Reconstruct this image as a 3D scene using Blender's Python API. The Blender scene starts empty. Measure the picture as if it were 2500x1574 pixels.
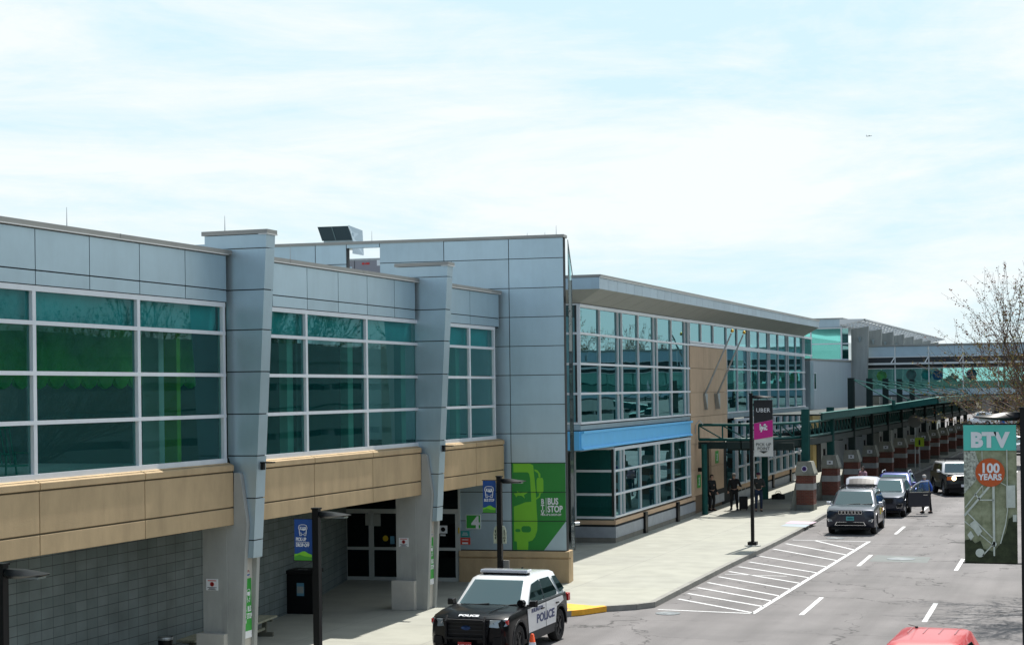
import bpy, bmesh, math, random
from mathutils import Vector, Matrix
R=math.radians; PI=math.pi
random.seed(7)
scn=bpy.context.scene
C=scn.collection
# ------------------------------------------------------------------ camera
cd=bpy.data.cameras.new('camera'); cam=bpy.data.objects.new('camera',cd); C.objects.link(cam)
PHI=math.atan(1485/4200)
cd.sensor_width=36; cd.lens=4200/2500*36; cd.shift_y=(954.6-787)/2500; cd.clip_start=.3; cd.clip_end=3000
cam.matrix_world=Matrix.Translation((0,0,5.95))@Matrix.Rotation(PHI,4,'Z')@Matrix.Rotation(PI/2,4,'X')@Matrix.Rotation(-math.atan(.0125),4,'Z')
scn.camera=cam
# ------------------------------------------------------------------ light
SUN_AZ=R(4); SUN_EL=R(59)      # azimuth measured from +Y towards +X
sv=Vector((math.sin(SUN_AZ)*math.cos(SUN_EL),math.cos(SUN_AZ)*math.cos(SUN_EL),math.sin(SUN_EL)))
sd=bpy.data.lights.new('sun','SUN'); sd.energy=4.2; sd.angle=R(.6); sd.color=(1,.96,.9)
sun=bpy.data.objects.new('sun',sd); C.objects.link(sun); sun.rotation_euler=sv.to_track_quat('Z','Y').to_euler()
w=bpy.data.worlds.new('World'); scn.world=w; w.use_nodes=True
N=w.node_tree.nodes; L=w.node_tree.links
bg=N['Background']; bg.inputs[1].default_value=.105
sky=N.new('ShaderNodeTexSky'); sky.sky_type='NISHITA'; sky.sun_disc=False; sky.sun_elevation=SUN_EL; sky.sun_rotation=SUN_AZ
sky.air_density=1.0; sky.dust_density=1.2; sky.ozone_density=1.6
tc=N.new('ShaderNodeTexCoord')
def wn(scale,detail,rough,stretch,loc=(0,0,0)):
    m=N.new('ShaderNodeMapping'); m.inputs['Scale'].default_value=stretch; m.inputs['Location'].default_value=loc
    n=N.new('ShaderNodeTexNoise'); n.inputs['Scale'].default_value=scale; n.inputs['Detail'].default_value=detail; n.inputs['Roughness'].default_value=rough
    n.inputs['Distortion'].default_value=.6
    L.new(tc.outputs['Generated'],m.inputs[0]); L.new(m.outputs[0],n.inputs[0]); return n
n1=wn(2.6,9,.62,(1,1,4.5),(.35,.1,.0)); n2=wn(9,8,.7,(1,1,5),(3,1,2))
mx=N.new('ShaderNodeMath'); mx.operation='MULTIPLY_ADD'; mx.inputs[1].default_value=.35; L.new(n2.outputs[0],mx.inputs[0]); L.new(n1.outputs[0],mx.inputs[2])
cr=N.new('ShaderNodeValToRGB'); cr.color_ramp.elements[0].position=.53; cr.color_ramp.elements[1].position=.75; cr.color_ramp.elements[0].color=(0,0,0,1); cr.color_ramp.elements[1].color=(1,1,1,1)
L.new(mx.outputs[0],cr.inputs[0])
# thin bright veil in front (towards the sun), clear blue sky behind the camera
cl=N.new('ShaderNodeMix'); cl.data_type='RGBA'; cl.inputs[6].default_value=(4.55,6.0,6.5,1); cl.inputs[7].default_value=(6.25,6.6,6.7,1); L.new(cr.outputs[0],cl.inputs[0])
sx=N.new('ShaderNodeSeparateXYZ'); L.new(tc.outputs['Generated'],sx.inputs[0])
mr=N.new('ShaderNodeMapRange'); mr.inputs[1].default_value=-.3; mr.inputs[2].default_value=.5; mr.inputs[3].default_value=.30; mr.inputs[4].default_value=.96; L.new(sx.outputs[1],mr.inputs[0])
mix=N.new('ShaderNodeMix'); mix.data_type='RGBA'; L.new(mr.outputs[0],mix.inputs[0]); L.new(sky.outputs[0],mix.inputs[6]); L.new(cl.outputs[2],mix.inputs[7])
L.new(mix.outputs[2],bg.inputs[0])
vs=scn.view_settings; vs.view_transform='Standard'; vs.look='None'; vs.gamma=1; vs.exposure=.55
scn.cycles.max_bounces=10; scn.cycles.transparent_max_bounces=16; scn.cycles.caustics_reflective=False; scn.cycles.caustics_refractive=False
# ------------------------------------------------------------------ helpers
MATS={}
def mat(name,col,rough=.6,metal=0,var=0,vscale=3,bump=0,bscale=30,stretch=(1,1,1),coat=0,spec=.5,emit=None,isl=0,streak=0):
    if name in MATS: return MATS[name]
    m=bpy.data.materials.new(name); m.use_nodes=True; n=m.node_tree.nodes; l=m.node_tree.links; b=n['Principled BSDF']
    b.inputs['Base Color'].default_value=(*col,1); b.inputs['Roughness'].default_value=rough; b.inputs['Metallic'].default_value=metal
    b.inputs['Specular IOR Level'].default_value=spec; b.inputs['Coat Weight'].default_value=coat; b.inputs['Coat Roughness'].default_value=.04
    if emit: b.inputs['Emission Color'].default_value=(*emit[0],1); b.inputs['Emission Strength'].default_value=emit[1]
    if var or bump:
        t=n.new('ShaderNodeTexCoord'); mp=n.new('ShaderNodeMapping'); mp.inputs['Scale'].default_value=stretch; l.new(t.outputs['Object'],mp.inputs[0])
    if var:
        z=n.new('ShaderNodeTexNoise'); z.inputs['Scale'].default_value=vscale; z.inputs['Detail'].default_value=6; z.inputs['Roughness'].default_value=.65; l.new(mp.outputs[0],z.inputs[0])
        r=n.new('ShaderNodeMapRange'); r.inputs[1].default_value=.3; r.inputs[2].default_value=.7; r.inputs[3].default_value=1-var; r.inputs[4].default_value=1+var; l.new(z.outputs[0],r.inputs[0])
        k=n.new('ShaderNodeMix'); k.data_type='RGBA'; k.blend_type='MULTIPLY'; k.inputs[0].default_value=1; k.inputs[6].default_value=(*col,1); l.new(r.outputs[0],k.inputs[7]); l.new(k.outputs[2],b.inputs['Base Color'])
    if bump:
        z2=n.new('ShaderNodeTexNoise'); z2.inputs['Scale'].default_value=bscale; z2.inputs['Detail'].default_value=4; l.new(mp.outputs[0],z2.inputs[0])
        u=n.new('ShaderNodeBump'); u.inputs['Strength'].default_value=bump; u.inputs['Distance'].default_value=.02; l.new(z2.outputs[0],u.inputs['Height']); l.new(u.outputs[0],b.inputs['Normal'])
    def mulc(fac):
        src=b.inputs['Base Color'].links[0].from_socket if b.inputs['Base Color'].links else None
        q=n.new('ShaderNodeMix'); q.data_type='RGBA'; q.blend_type='MULTIPLY'; q.inputs[0].default_value=1
        if src: l.new(src,q.inputs[6])
        else: q.inputs[6].default_value=(*col,1)
        l.new(fac,q.inputs[7]); l.new(q.outputs[2],b.inputs['Base Color'])
    if isl:
        ge=n.new('ShaderNodeNewGeometry'); ri=n.new('ShaderNodeMapRange'); ri.inputs[3].default_value=1-isl; ri.inputs[4].default_value=1+isl; l.new(ge.outputs['Random Per Island'],ri.inputs[0]); mulc(ri.outputs[0])
    if streak:
        t3=n.new('ShaderNodeTexCoord'); m3=n.new('ShaderNodeMapping'); m3.inputs['Scale'].default_value=(1.7,1.7,.25); l.new(t3.outputs['Object'],m3.inputs[0])
        z3=n.new('ShaderNodeTexNoise'); z3.inputs['Scale'].default_value=1; z3.inputs['Detail'].default_value=8; z3.inputs['Roughness'].default_value=.7; l.new(m3.outputs[0],z3.inputs[0])
        r3=n.new('ShaderNodeMapRange'); r3.inputs[1].default_value=.48; r3.inputs[2].default_value=.68; r3.inputs[3].default_value=1; r3.inputs[4].default_value=1-streak; l.new(z3.outputs[0],r3.inputs[0]); mulc(r3.outputs[0])
    MATS[name]=m; return m
def nodes(name):
    m=bpy.data.materials.new(name); m.use_nodes=True; MATS[name]=m
    return m,m.node_tree.nodes,m.node_tree.links,m.node_tree.nodes['Principled BSDF']
def grid_mat(name,c1,c2,mortar,bw,bh,msize,plane='YZ',offset=0,rough=.8,var=.15):
    m,n,l,b=nodes(name); t=n.new('ShaderNodeTexCoord'); s=n.new('ShaderNodeSeparateXYZ'); l.new(t.outputs['Object'],s.inputs[0])
    k=n.new('ShaderNodeCombineXYZ'); l.new(s.outputs['XYZ'.index(plane[0])],k.inputs[0]); l.new(s.outputs['XYZ'.index(plane[1])],k.inputs[1])
    q=n.new('ShaderNodeTexBrick'); q.offset=offset; q.inputs['Scale'].default_value=1; q.inputs['Brick Width'].default_value=bw; q.inputs['Row Height'].default_value=bh
    q.inputs['Mortar Size'].default_value=msize; q.inputs['Color1'].default_value=(*c1,1); q.inputs['Color2'].default_value=(*c2,1); q.inputs['Mortar'].default_value=(*mortar,1); q.inputs['Mortar Smooth'].default_value=.1
    l.new(k.outputs[0],q.inputs[0])
    z=n.new('ShaderNodeTexNoise'); z.inputs['Scale'].default_value=1.3; z.inputs['Detail'].default_value=7; l.new(t.outputs['Object'],z.inputs[0])
    r=n.new('ShaderNodeMapRange'); r.inputs[1].default_value=.3; r.inputs[2].default_value=.7; r.inputs[3].default_value=1-var; r.inputs[4].default_value=1+var; l.new(z.outputs[0],r.inputs[0])
    x=n.new('ShaderNodeMix'); x.data_type='RGBA'; x.blend_type='MULTIPLY'; x.inputs[0].default_value=1; l.new(q.outputs[0],x.inputs[6]); l.new(r.outputs[0],x.inputs[7]); l.new(x.outputs[2],b.inputs['Base Color'])
    u=n.new('ShaderNodeBump'); u.inputs['Strength'].default_value=.5; u.inputs['Distance'].default_value=.01; u.invert=True; l.new(q.outputs['Fac'],u.inputs['Height']); l.new(u.outputs[0],b.inputs['Normal'])
    b.inputs['Roughness'].default_value=rough; return m
def glass(name,tint,refl,ior=1.6,body=(0.0,.1,.1),bfac=.3,wob=.012,wscale=.7):
    m,n,l,b=nodes(name); n.remove(b); out=n['Material Output']
    tr=n.new('ShaderNodeBsdfTransparent'); tr.inputs[0].default_value=(*tint,1)
    df=n.new('ShaderNodeBsdfDiffuse'); df.inputs[0].default_value=(*body,1)
    gl=n.new('ShaderNodeBsdfGlossy'); gl.inputs[0].default_value=(*refl,1); gl.inputs['Roughness'].default_value=.006
    a=n.new('ShaderNodeMixShader'); a.inputs[0].default_value=bfac; l.new(tr.outputs[0],a.inputs[1]); l.new(df.outputs[0],a.inputs[2])
    f=n.new('ShaderNodeFresnel'); f.inputs[0].default_value=ior
    c=n.new('ShaderNodeMixShader'); l.new(f.outputs[0],c.inputs[0]); l.new(a.outputs[0],c.inputs[1]); l.new(gl.outputs[0],c.inputs[2]); l.new(c.outputs[0],out.inputs[0])
    if wob:
        t=n.new('ShaderNodeTexCoord'); z=n.new('ShaderNodeTexNoise'); z.inputs['Scale'].default_value=wscale; z.inputs['Detail'].default_value=1.5; l.new(t.outputs['Object'],z.inputs[0])
        u=n.new('ShaderNodeBump'); u.inputs['Strength'].default_value=1; u.inputs['Distance'].default_value=wob; l.new(z.outputs[0],u.inputs['Height']); l.new(u.outputs[0],gl.inputs['Normal'])
    return m
class MB:
    def __init__(s): s.v=[]; s.f=[]
    def box(s,x0,x1,y0,y1,z0,z1,M=None):
        i=len(s.v); p=[Vector((x,y,z)) for x in (x0,x1) for y in (y0,y1) for z in (z0,z1)]
        if M is not None: p=[M@q for q in p]
        s.v+=p; s.f+=[tuple(i+k for k in f) for f in ((0,1,3,2),(4,6,7,5),(0,4,5,1),(2,3,7,6),(0,2,6,4),(1,5,7,3))]; return s
    def prism(s,pts,d,M=None):          # pts: list of 3D points (planar), d: extrusion vector
        i=len(s.v); n=len(pts); a=[Vector(p) for p in pts]; b=[p+Vector(d) for p in a]; p=a+b
        if M is not None: p=[M@q for q in p]
        s.v+=p; s.f.append(tuple(range(i+n-1,i-1,-1))); s.f.append(tuple(range(i+n,i+2*n)))
        for k in range(n): s.f.append((i+k,i+(k+1)%n,i+n+(k+1)%n,i+n+k))
        return s
    def xz(s,pts,y0,y1): return s.prism([(x,y0,z) for x,z in pts],(0,y1-y0,0))
    def yz(s,pts,x0,x1): return s.prism([(x0,y,z) for y,z in pts],(x1-x0,0,0))
    def xy(s,pts,z0,z1): return s.prism([(x,y,z0) for x,y in pts],(0,0,z1-z0))
    def tube(s,a,b,r,r2=None,n=8,cap=True):
        r2=r if r2 is None else r2; a=Vector(a); b=Vector(b); d=(b-a)
        if d.length<1e-6: return s
        q=d.to_track_quat('Z','Y'); i=len(s.v)
        for c,rr in ((a,r),(b,r2)):
            for k in range(n): s.v.append(c+q@Vector((math.cos(2*PI*k/n)*rr,math.sin(2*PI*k/n)*rr,0)))
        for k in range(n): s.f.append((i+k,i+(k+1)%n,i+n+(k+1)%n,i+n+k))
        if cap: s.f.append(tuple(range(i+n-1,i-1,-1))); s.f.append(tuple(range(i+n,i+2*n)))
        return s
    def path(s,pts,r,n=8):
        for a,b in zip(pts,pts[1:]): s.tube(a,b,r,n=n)
        return s
    def lathe(s,prof,n=16,M=None):       # prof: (r,z)
        i=len(s.v)
        for r,z in prof:
            for k in range(n):
                p=Vector((math.cos(2*PI*k/n)*r,math.sin(2*PI*k/n)*r,z)); s.v.append(M@p if M is not None else p)
        for j in range(len(prof)-1):
            for k in range(n): s.f.append((i+j*n+k,i+j*n+(k+1)%n,i+(j+1)*n+(k+1)%n,i+(j+1)*n+k))
        s.f.append(tuple(range(i+n-1,i-1,-1))); e=i+(len(prof)-1)*n; s.f.append(tuple(range(e,e+n))); return s
    def loft(s,rings,cap=True):
        i=len(s.v); n=len(rings[0])
        for r in rings: s.v+=[Vector(p) for p in r]
        for j in range(len(rings)-1):
            for k in range(n): s.f.append((i+j*n+k,i+j*n+(k+1)%n,i+(j+1)*n+(k+1)%n,i+(j+1)*n+k))
        if cap: s.f.append(tuple(range(i+n-1,i-1,-1))); e=i+(len(rings)-1)*n; s.f.append(tuple(range(e,e+n)))
        return s
    def quad(s,*p): i=len(s.v); s.v+=[Vector(q) for q in p]; s.f.append(tuple(range(i,i+len(p)))); return s
    def build(s,name,m,parent=None,smooth=False,bevel=0,label=None,keep=False):
        me=bpy.data.meshes.new(name); me.from_pydata([tuple(p) for p in s.v],[],s.f)
        bm=bmesh.new(); bm.from_mesh(me); keep or bmesh.ops.recalc_face_normals(bm,faces=bm.faces); bm.to_mesh(me); bm.free()
        me.materials.append(m); o=bpy.data.objects.new(name,me); C.objects.link(o)
        if parent: o.parent=parent
        if smooth:
            for p in me.polygons: p.use_smooth=True
            me.set_sharp_from_angle(angle=R(smooth if smooth>1 else 35))
        if bevel:
            b=o.modifiers.new('bevel','BEVEL'); b.width=bevel; b.segments=2; b.limit_method='ANGLE'; b.angle_limit=R(35)
        if label: o['label']=label
        return o
def tag(o,label,cat,group=None):
    o['label']=label; o['category']=cat
    if group: o['group']=group
    return o
def thing(name,label,cat,loc=(0,0,0),rz=0,group=None):
    o=bpy.data.objects.new(name,None); o.empty_display_size=.2; C.objects.link(o); o.location=loc; o.rotation_euler=(0,0,rz); return tag(o,label,cat,group)
def struct(o): o['kind']='structure'; return o
def dup(o,parent=None,kids=None):
    c=o.copy(); C.objects.link(c); c.parent=parent
    for ch in [x for x in o.children]: dup(ch,c)
    return c
def text(s,size,m,parent,M,name='lettering',bold=0,align='CENTER',space=1,sx=1,ext=.002):
    cu=bpy.data.curves.new('t','FONT'); cu.body=s; cu.size=size; cu.extrude=ext; cu.offset=bold; cu.align_x=align; cu.space_character=space; cu.resolution_u=3; cu.space_line=.95
    t=bpy.data.objects.new('t',cu); C.objects.link(t); bpy.context.view_layer.update()
    me=bpy.data.meshes.new_from_object(t.evaluated_get(bpy.context.evaluated_depsgraph_get())); bpy.data.objects.remove(t); bpy.data.curves.remove(cu)
    me.transform(M@Matrix.Diagonal((sx,1,1,1))); me.name=name; me.materials.clear(); me.materials.append(m)
    o=bpy.data.objects.new(name,me); C.objects.link(o); o.parent=parent; return o
RX90=Matrix.Rotation(PI/2,4,'X')
def at_face(x,y,z,rz=0): return Matrix.Translation((x,y,z))@Matrix.Rotation(rz,4,'Z')@RX90   # text upright, facing local -Y turned by rz
def skin(verts,edges,rad,sub=1):
    me=bpy.data.meshes.new('s'); me.from_pydata(verts,edges,[]); o=bpy.data.objects.new('s',me); C.objects.link(o)
    k=o.modifiers.new('skin','SKIN'); k.use_smooth_shade=True; sk=me.skin_vertices[0].data
    for i,r in enumerate(rad): sk[i].radius=(r,r) if not isinstance(r,tuple) else r
    sk[0].use_root=True
    s=o.modifiers.new('sub','SUBSURF'); s.levels=sub; s.render_levels=sub
    bpy.context.view_layer.update()
    m=bpy.data.meshes.new_from_object(o.evaluated_get(bpy.context.evaluated_depsgraph_get())); bpy.data.objects.remove(o); return m
def addmesh(name,me,m,parent):
    me.name=name; me.materials.clear(); me.materials.append(m); o=bpy.data.objects.new(name,me); C.objects.link(o); o.parent=parent
    for p in me.polygons: p.use_smooth=True
    return o
# ------------------------------------------------------------------ materials
panel=mat('metal_panel',(.46,.59,.66),.36,.6,.05,1.2,isl=.05,streak=.06,bump=.05,bscale=1.2)
panel_l=mat('metal_panel_pale',(.44,.55,.62),.45,.4,.05,1.5,isl=.05,streak=.05)
seam=mat('panel_seam',(.02,.025,.03),.8)
coping=mat('coping',(.33,.33,.31),.5,.3,.06,2)
drip=mat('coping_drip',(.75,.75,.74),.4,.2)
frame=mat('window_frame',(.76,.80,.84),.4,.12,.04,4)
dframe=mat('window_frame_dark',(.015,.02,.02),.4)
beige=mat('beige_panel',(.50,.365,.21),.85,0,.12,1.6,.15,60,(1,1,.5),isl=.03,streak=.14)
beige2=mat('beige_panel_pale',(.55,.39,.26),.85,0,.08,1.2,.1,60,isl=.03,streak=.10)
conc=mat('concrete_pier',(.37,.38,.36),.85,0,.14,1.2,.2,60,(1,1,.5),streak=.22)
concl=mat('concrete_pale',(.52,.50,.45),.85,0,.10,2,.2,60)
block=grid_mat('block_wall',(.165,.20,.20),(.13,.165,.165),(.05,.06,.062),.4064,.2032,.007,'YZ',0,.7,.2)
dark=mat('dark_interior',(.015,.018,.018),.9)
black=mat('black_metal',(.004,.005,.006),.4,0,.2,6,spec=.25)
blackp=mat('black_plastic',(.006,.006,.007),.5,spec=.3)
white=mat('white_paint',(.8,.8,.8),.4)
signw=mat('sign_white',(.78,.80,.82),.5)
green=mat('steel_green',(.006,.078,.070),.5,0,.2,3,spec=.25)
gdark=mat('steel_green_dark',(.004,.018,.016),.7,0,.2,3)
mur1=mat('mural_dark_green',(.022,.24,.035),.55,0,.06,2); mur2=mat('mural_light_green',(.19,.54,.03),.55,0,.05,2)
blue=mat('band_blue',(.15,.56,.95),.5,0,.04,2)
navy=mat('banner_blue',(.012,.07,.28),.7,0,.08,6)
chrome=mat('bright_metal',(.75,.75,.75),.15,1)
steel=mat('galvanised_steel',(.4,.42,.43),.4,.7,.1,8)
brass=mat('brass',(.7,.45,.08),.25,.9)
red=mat('red_mark',(.6,.03,.03),.5)
gA=glass('teal_glass',(.55,.93,.88),(.55,.95,1),1.42,(.008,.21,.21),.12,.004,.5)
gG=glass('mirror_glass',(.16,.36,.34),(.50,.92,1.0),5.0,(.008,.05,.05),.35,.007,.45)
gD=glass('door_glass',(.12,.15,.15),(.6,.8,.8),1.45,(.004,.007,.008),.5,.0)
gcar=glass('car_glass',(.10,.18,.18),(.75,.98,1),2.5,(.01,.03,.03),.4,0)
gscreen=glass('clear_screen',(.82,.92,.93),(.9,1,1),1.25,(.3,.4,.42),.15,0)
tyre=mat('tyre',(.012,.012,.012),.85); rimm=mat('alloy',(.35,.36,.38),.3,.8); lampg=mat('lamp_lens',(.30,.34,.36),.15,.3,0,1,coat=.6)
lampl=mat('lit_lamp',(1,.9,.6),.3,emit=((1,.75,.4),3)); orange=mat('indicator',(.8,.16,.01),.3); redl=mat('tail_lamp',(.5,.01,.01),.2)
skinm=mat('skin',(.55,.33,.24),.6)
def ground_mats():
    m,n,l,b=nodes('asphalt'); t=n.new('ShaderNodeTexCoord')
    z=n.new('ShaderNodeTexNoise'); z.inputs['Scale'].default_value=.35; z.inputs['Detail'].default_value=9; z.inputs['Roughness'].default_value=.6; l.new(t.outputs['Object'],z.inputs[0])
    zf=n.new('ShaderNodeTexNoise'); zf.inputs['Scale'].default_value=45; zf.inputs['Detail'].default_value=3; l.new(t.outputs['Object'],zf.inputs[0])
    r=n.new('ShaderNodeValToRGB'); e=r.color_ramp.elements; e[0].position=.3; e[0].color=(.135,.128,.127,1); e[1].position=.7; e[1].color=(.20,.188,.186,1); l.new(z.outputs[0],r.inputs[0])
    r2=n.new('ShaderNodeMapRange'); r2.inputs[1].default_value=.3; r2.inputs[2].default_value=.7; r2.inputs[3].default_value=.78; r2.inputs[4].default_value=1.2; l.new(zf.outputs[0],r2.inputs[0])
    x=n.new('ShaderNodeMix'); x.data_type='RGBA'; x.blend_type='MULTIPLY'; x.inputs[0].default_value=1; l.new(r.outputs[0],x.inputs[6]); l.new(r2.outputs[0],x.inputs[7])
    # oil and tyre-darkened streaks along the lanes
    mp=n.new('ShaderNodeMapping'); mp.inputs['Scale'].default_value=(1.1,.05,1); l.new(t.outputs['Object'],mp.inputs[0])
    zs=n.new('ShaderNodeTexNoise'); zs.inputs['Scale'].default_value=1; zs.inputs['Detail'].default_value=4; l.new(mp.outputs[0],zs.inputs[0])
    r3=n.new('ShaderNodeMapRange'); r3.inputs[1].default_value=.35; r3.inputs[2].default_value=.65; r3.inputs[3].default_value=.82; r3.inputs[4].default_value=1.1; l.new(zs.outputs[0],r3.inputs[0])
    x2=n.new('ShaderNodeMix'); x2.data_type='RGBA'; x2.blend_type='MULTIPLY'; x2.inputs[0].default_value=1; l.new(x.outputs[2],x2.inputs[6]); l.new(r3.outputs[0],x2.inputs[7])
    # cracks
    zw=n.new('ShaderNodeTexNoise'); zw.inputs['Scale'].default_value=1.1; zw.inputs['Detail'].default_value=6; l.new(t.outputs['Object'],zw.inputs[0])
    ad=n.new('ShaderNodeMix'); ad.data_type='VECTOR'; ad.inputs[0].default_value=.42; l.new(t.outputs['Object'],ad.inputs[4])
    sc=n.new('ShaderNodeVectorMath'); sc.operation='MULTIPLY_ADD'; sc.inputs[1].default_value=(2.2,2.2,0); l.new(zw.outputs['Color'],sc.inputs[0]); l.new(t.outputs['Object'],sc.inputs[2])
    vo=n.new('ShaderNodeTexVoronoi'); vo.feature='DISTANCE_TO_EDGE'; vo.inputs['Scale'].default_value=.33; l.new(sc.outputs[0],vo.inputs[0])
    k=n.new('ShaderNodeMapRange'); k.inputs[1].default_value=.003; k.inputs[2].default_value=.012; k.inputs[3].default_value=.32; k.inputs[4].default_value=1; l.new(vo.outputs[0],k.inputs[0])
    zz=n.new('ShaderNodeTexNoise'); zz.inputs['Scale'].default_value=.16; l.new(t.outputs['Object'],zz.inputs[0])
    kk=n.new('ShaderNodeMapRange'); kk.inputs[1].default_value=.40; kk.inputs[2].default_value=.5; l.new(zz.outputs[0],kk.inputs[0])
    x3=n.new('ShaderNodeMix'); x3.data_type='RGBA'; x3.blend_type='MULTIPLY'; l.new(kk.outputs[0],x3.inputs[0]); l.new(x2.outputs[2],x3.inputs[6]); l.new(k.outputs[0],x3.inputs[7])
    l.new(x3.outputs[2],b.inputs['Base Color']); b.inputs['Roughness'].default_value=.85
    u=n.new('ShaderNodeBump'); u.inputs['Strength'].default_value=.35; u.inputs['Distance'].default_value=.01; l.new(zf.outputs[0],u.inputs['Height']); l.new(u.outputs[0],b.inputs['Normal'])
ground_mats(); asphalt=MATS['asphalt']
walk=grid_mat('sidewalk',(.36,.36,.305),(.33,.33,.285),(.23,.23,.21),3.05,3.05,.010,'XY',0,.85,.10)
curbm=mat('curb_stone',(.27,.265,.24),.85,0,.2,2,.3,40)
yellow=mat('yellow_paint',(.85,.42,.03),.7,0,.15,6)
line=mat('line_paint',(.66,.67,.67),.7,0,.25,14)
brick=grid_mat('brick',(.17,.05,.03),(.12,.036,.025),(.14,.11,.09),.21,.072,.006,'XZ',.5,.85,.15)
grass=mat('grass',(.05,.10,.02),.9,0,.3,1.5,.4,30)
# ------------------------------------------------------------------ ground, road, sidewalk
m=MB(); m.quad((-900,-300,-.05),(900,-300,-.05),(900,2500,-.05),(-900,2500,-.05)); g=struct(m.build('ground',mat('far_ground',(.14,.14,.11),.95,0,.25,.05)))
m=MB(); m.quad((-16,-30,0),(6,-30,0),(6,420,0),(-16,420,0)); m.quad((-16,215,0),(-60,215,0),(-60,420,0),(-16,420,0)); struct(m.build('road',asphalt))
CURB=[(-14.75,-20),(-14.75,41.2),(-14.45,42.3),(-13.9,42.95),(-13.5,43.55),(-13.1,44.4),(-12.4,45.0),(-12.05,45.6),(-12.12,49),(-12.25,56),(-12.3,64),(-12.4,70),(-12.75,78),(-13.0,90),(-13.15,110),(-13.2,200)]
def off(pts,d):
    r=[]
    for i,p in enumerate(pts):
        a=Vector(pts[max(i-1,0)]); b=Vector(pts[min(i+1,len(pts)-1)]); t=(b-a).normalized(); r.append((p[0]-t.y*d,p[1]+t.x*d))
    return r
inner=off(CURB,.17)
m=MB(); m.xy(inner+[(-60,200),(-60,-20)],.0,.15); struct(m.build('sidewalk',walk))
m=MB()
for a,b,c,d in zip(CURB,CURB[1:],inner[1:],inner):
    n=max(1,int((Vector(b)-Vector(a)).length/2.4))
    for i in range(n):
        t0=i/n; t1=(i+1)/n-.012/max((Vector(b)-Vector(a)).length,.1)
        P=lambda p,q,t:(p[0]+(q[0]-p[0])*t,p[1]+(q[1]-p[1])*t)
        m.xy([P(a,b,t0),P(a,b,t1),P(d,c,t1),P(d,c,t0)],.0,.153)
struct(m.build('curb',curbm))
m=MB(); m.xy([(-13.99,42.9),(-13.49,43.5),(-13.07,44.37),(-13.2,44.5),(-13.3,44.5),(-13.75,43.7),(-14.15,43.05)],.01,.157); m.xy([(-15.0,44.3),(-13.6,43.5),(-13.25,44.35),(-14.4,44.75)],.15,.154)
struct(m.build('yellow_curb_paint',yellow))
def strip(m,a,b,wd,z=.004):
    a=Vector(a); b=Vector(b); t=(b-a).normalized(); nn=Vector((-t.y,t.x))*wd/2
    m.quad((*(a+nn),z),(*(b+nn),z),(*(b-nn),z),(*(a-nn),z))
m=MB(); strip(m,(-9.23,44.95),(-9.18,67.0),.13); strip(m,(-11.87,45.2),(-9.23,44.98),.11); strip(m,(-12.15,67.1),(-9.2,66.95),.11)
for (lx,ly),ry in zip([(-11.9,47.61),(-11.96,48.97),(-12.02,50.46),(-12.03,51.86),(-12.06,53.53),(-12.08,55.15),(-12.09,56.71),(-12.08,58.34),(-12.12,60.4),(-12.17,63.2),(-12.14,65.5),(-11.24,66.95)],[45.09,46.47,47.73,48.93,50.62,52.25,53.85,55.34,57.23,59.4,61.5,63.4]): strip(m,(lx,ly),(-9.22,ry),.11)
strip(m,(-12.04,54.33),(-10.0,54.13),.08)
struct(m.build('hatched_marking',line))
m=MB()
for i in range(24):
    y=45.0+12.75*i; x=-7.95-.026*(y-45); strip(m,(x,y),(x-.1,y+3.9),.13)
    y=44.4+12.6*i; x=-4.75-.026*(y-45); strip(m,(x,y),(x-.1,y+3.9),.13)
struct(m.build('lane_marking',line))
def cover(name,label,x,y,r,mtl,z=.004):
    m=MB(); m.lathe([(r,0),(r,.008),(r*.86,.008),(r*.84,.004),(r*.4,.004),(r*.38,.008),(.01,.008)],24); o=m.build(name,mtl); o.location=(x,y,z); tag(o,label,'manhole cover')
patch=mat('patch_concrete',(.15,.165,.16),.8,0,.1,3)
m=MB(); m.quad((-8.15,59.4,.003),(-6.2,59.3,.003),(-6.28,61.3,.003),(-8.22,61.65,.003)); struct(m.build('road_patch',patch))
ci=mat('cast_iron',(.17,.19,.20),.5,.2,.15,8)
cover('manhole_cover','large pale manhole cover set in the grey patch in the road',-7.2,60.4,.48,ci)
cover('manhole_cover','pale manhole cover beside the curb, in front of the parked dark SUV',-10.65,68.2,.36,ci)
cover('manhole_cover','small manhole cover at the near tip of the hatched marking',-11.4,44.45,.33,ci)
m=MB(); m.quad((-13.62,73.3,.156),(-12.45,73.1,.156),(-12.41,74.4,.156),(-13.6,74.7,.156)); struct(m.build('pink_pavement_decal',mat('decal_pink',(.55,.40,.48),.7)))
m=MB(); m.quad((-13.55,71.9,.156),(-12.4,71.4,.156),(-12.45,72.9,.156),(-13.5,73.1,.156)); d=struct(m.build('pavement_decal',mat('decal_blue',(.33,.39,.43),.7)))

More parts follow.
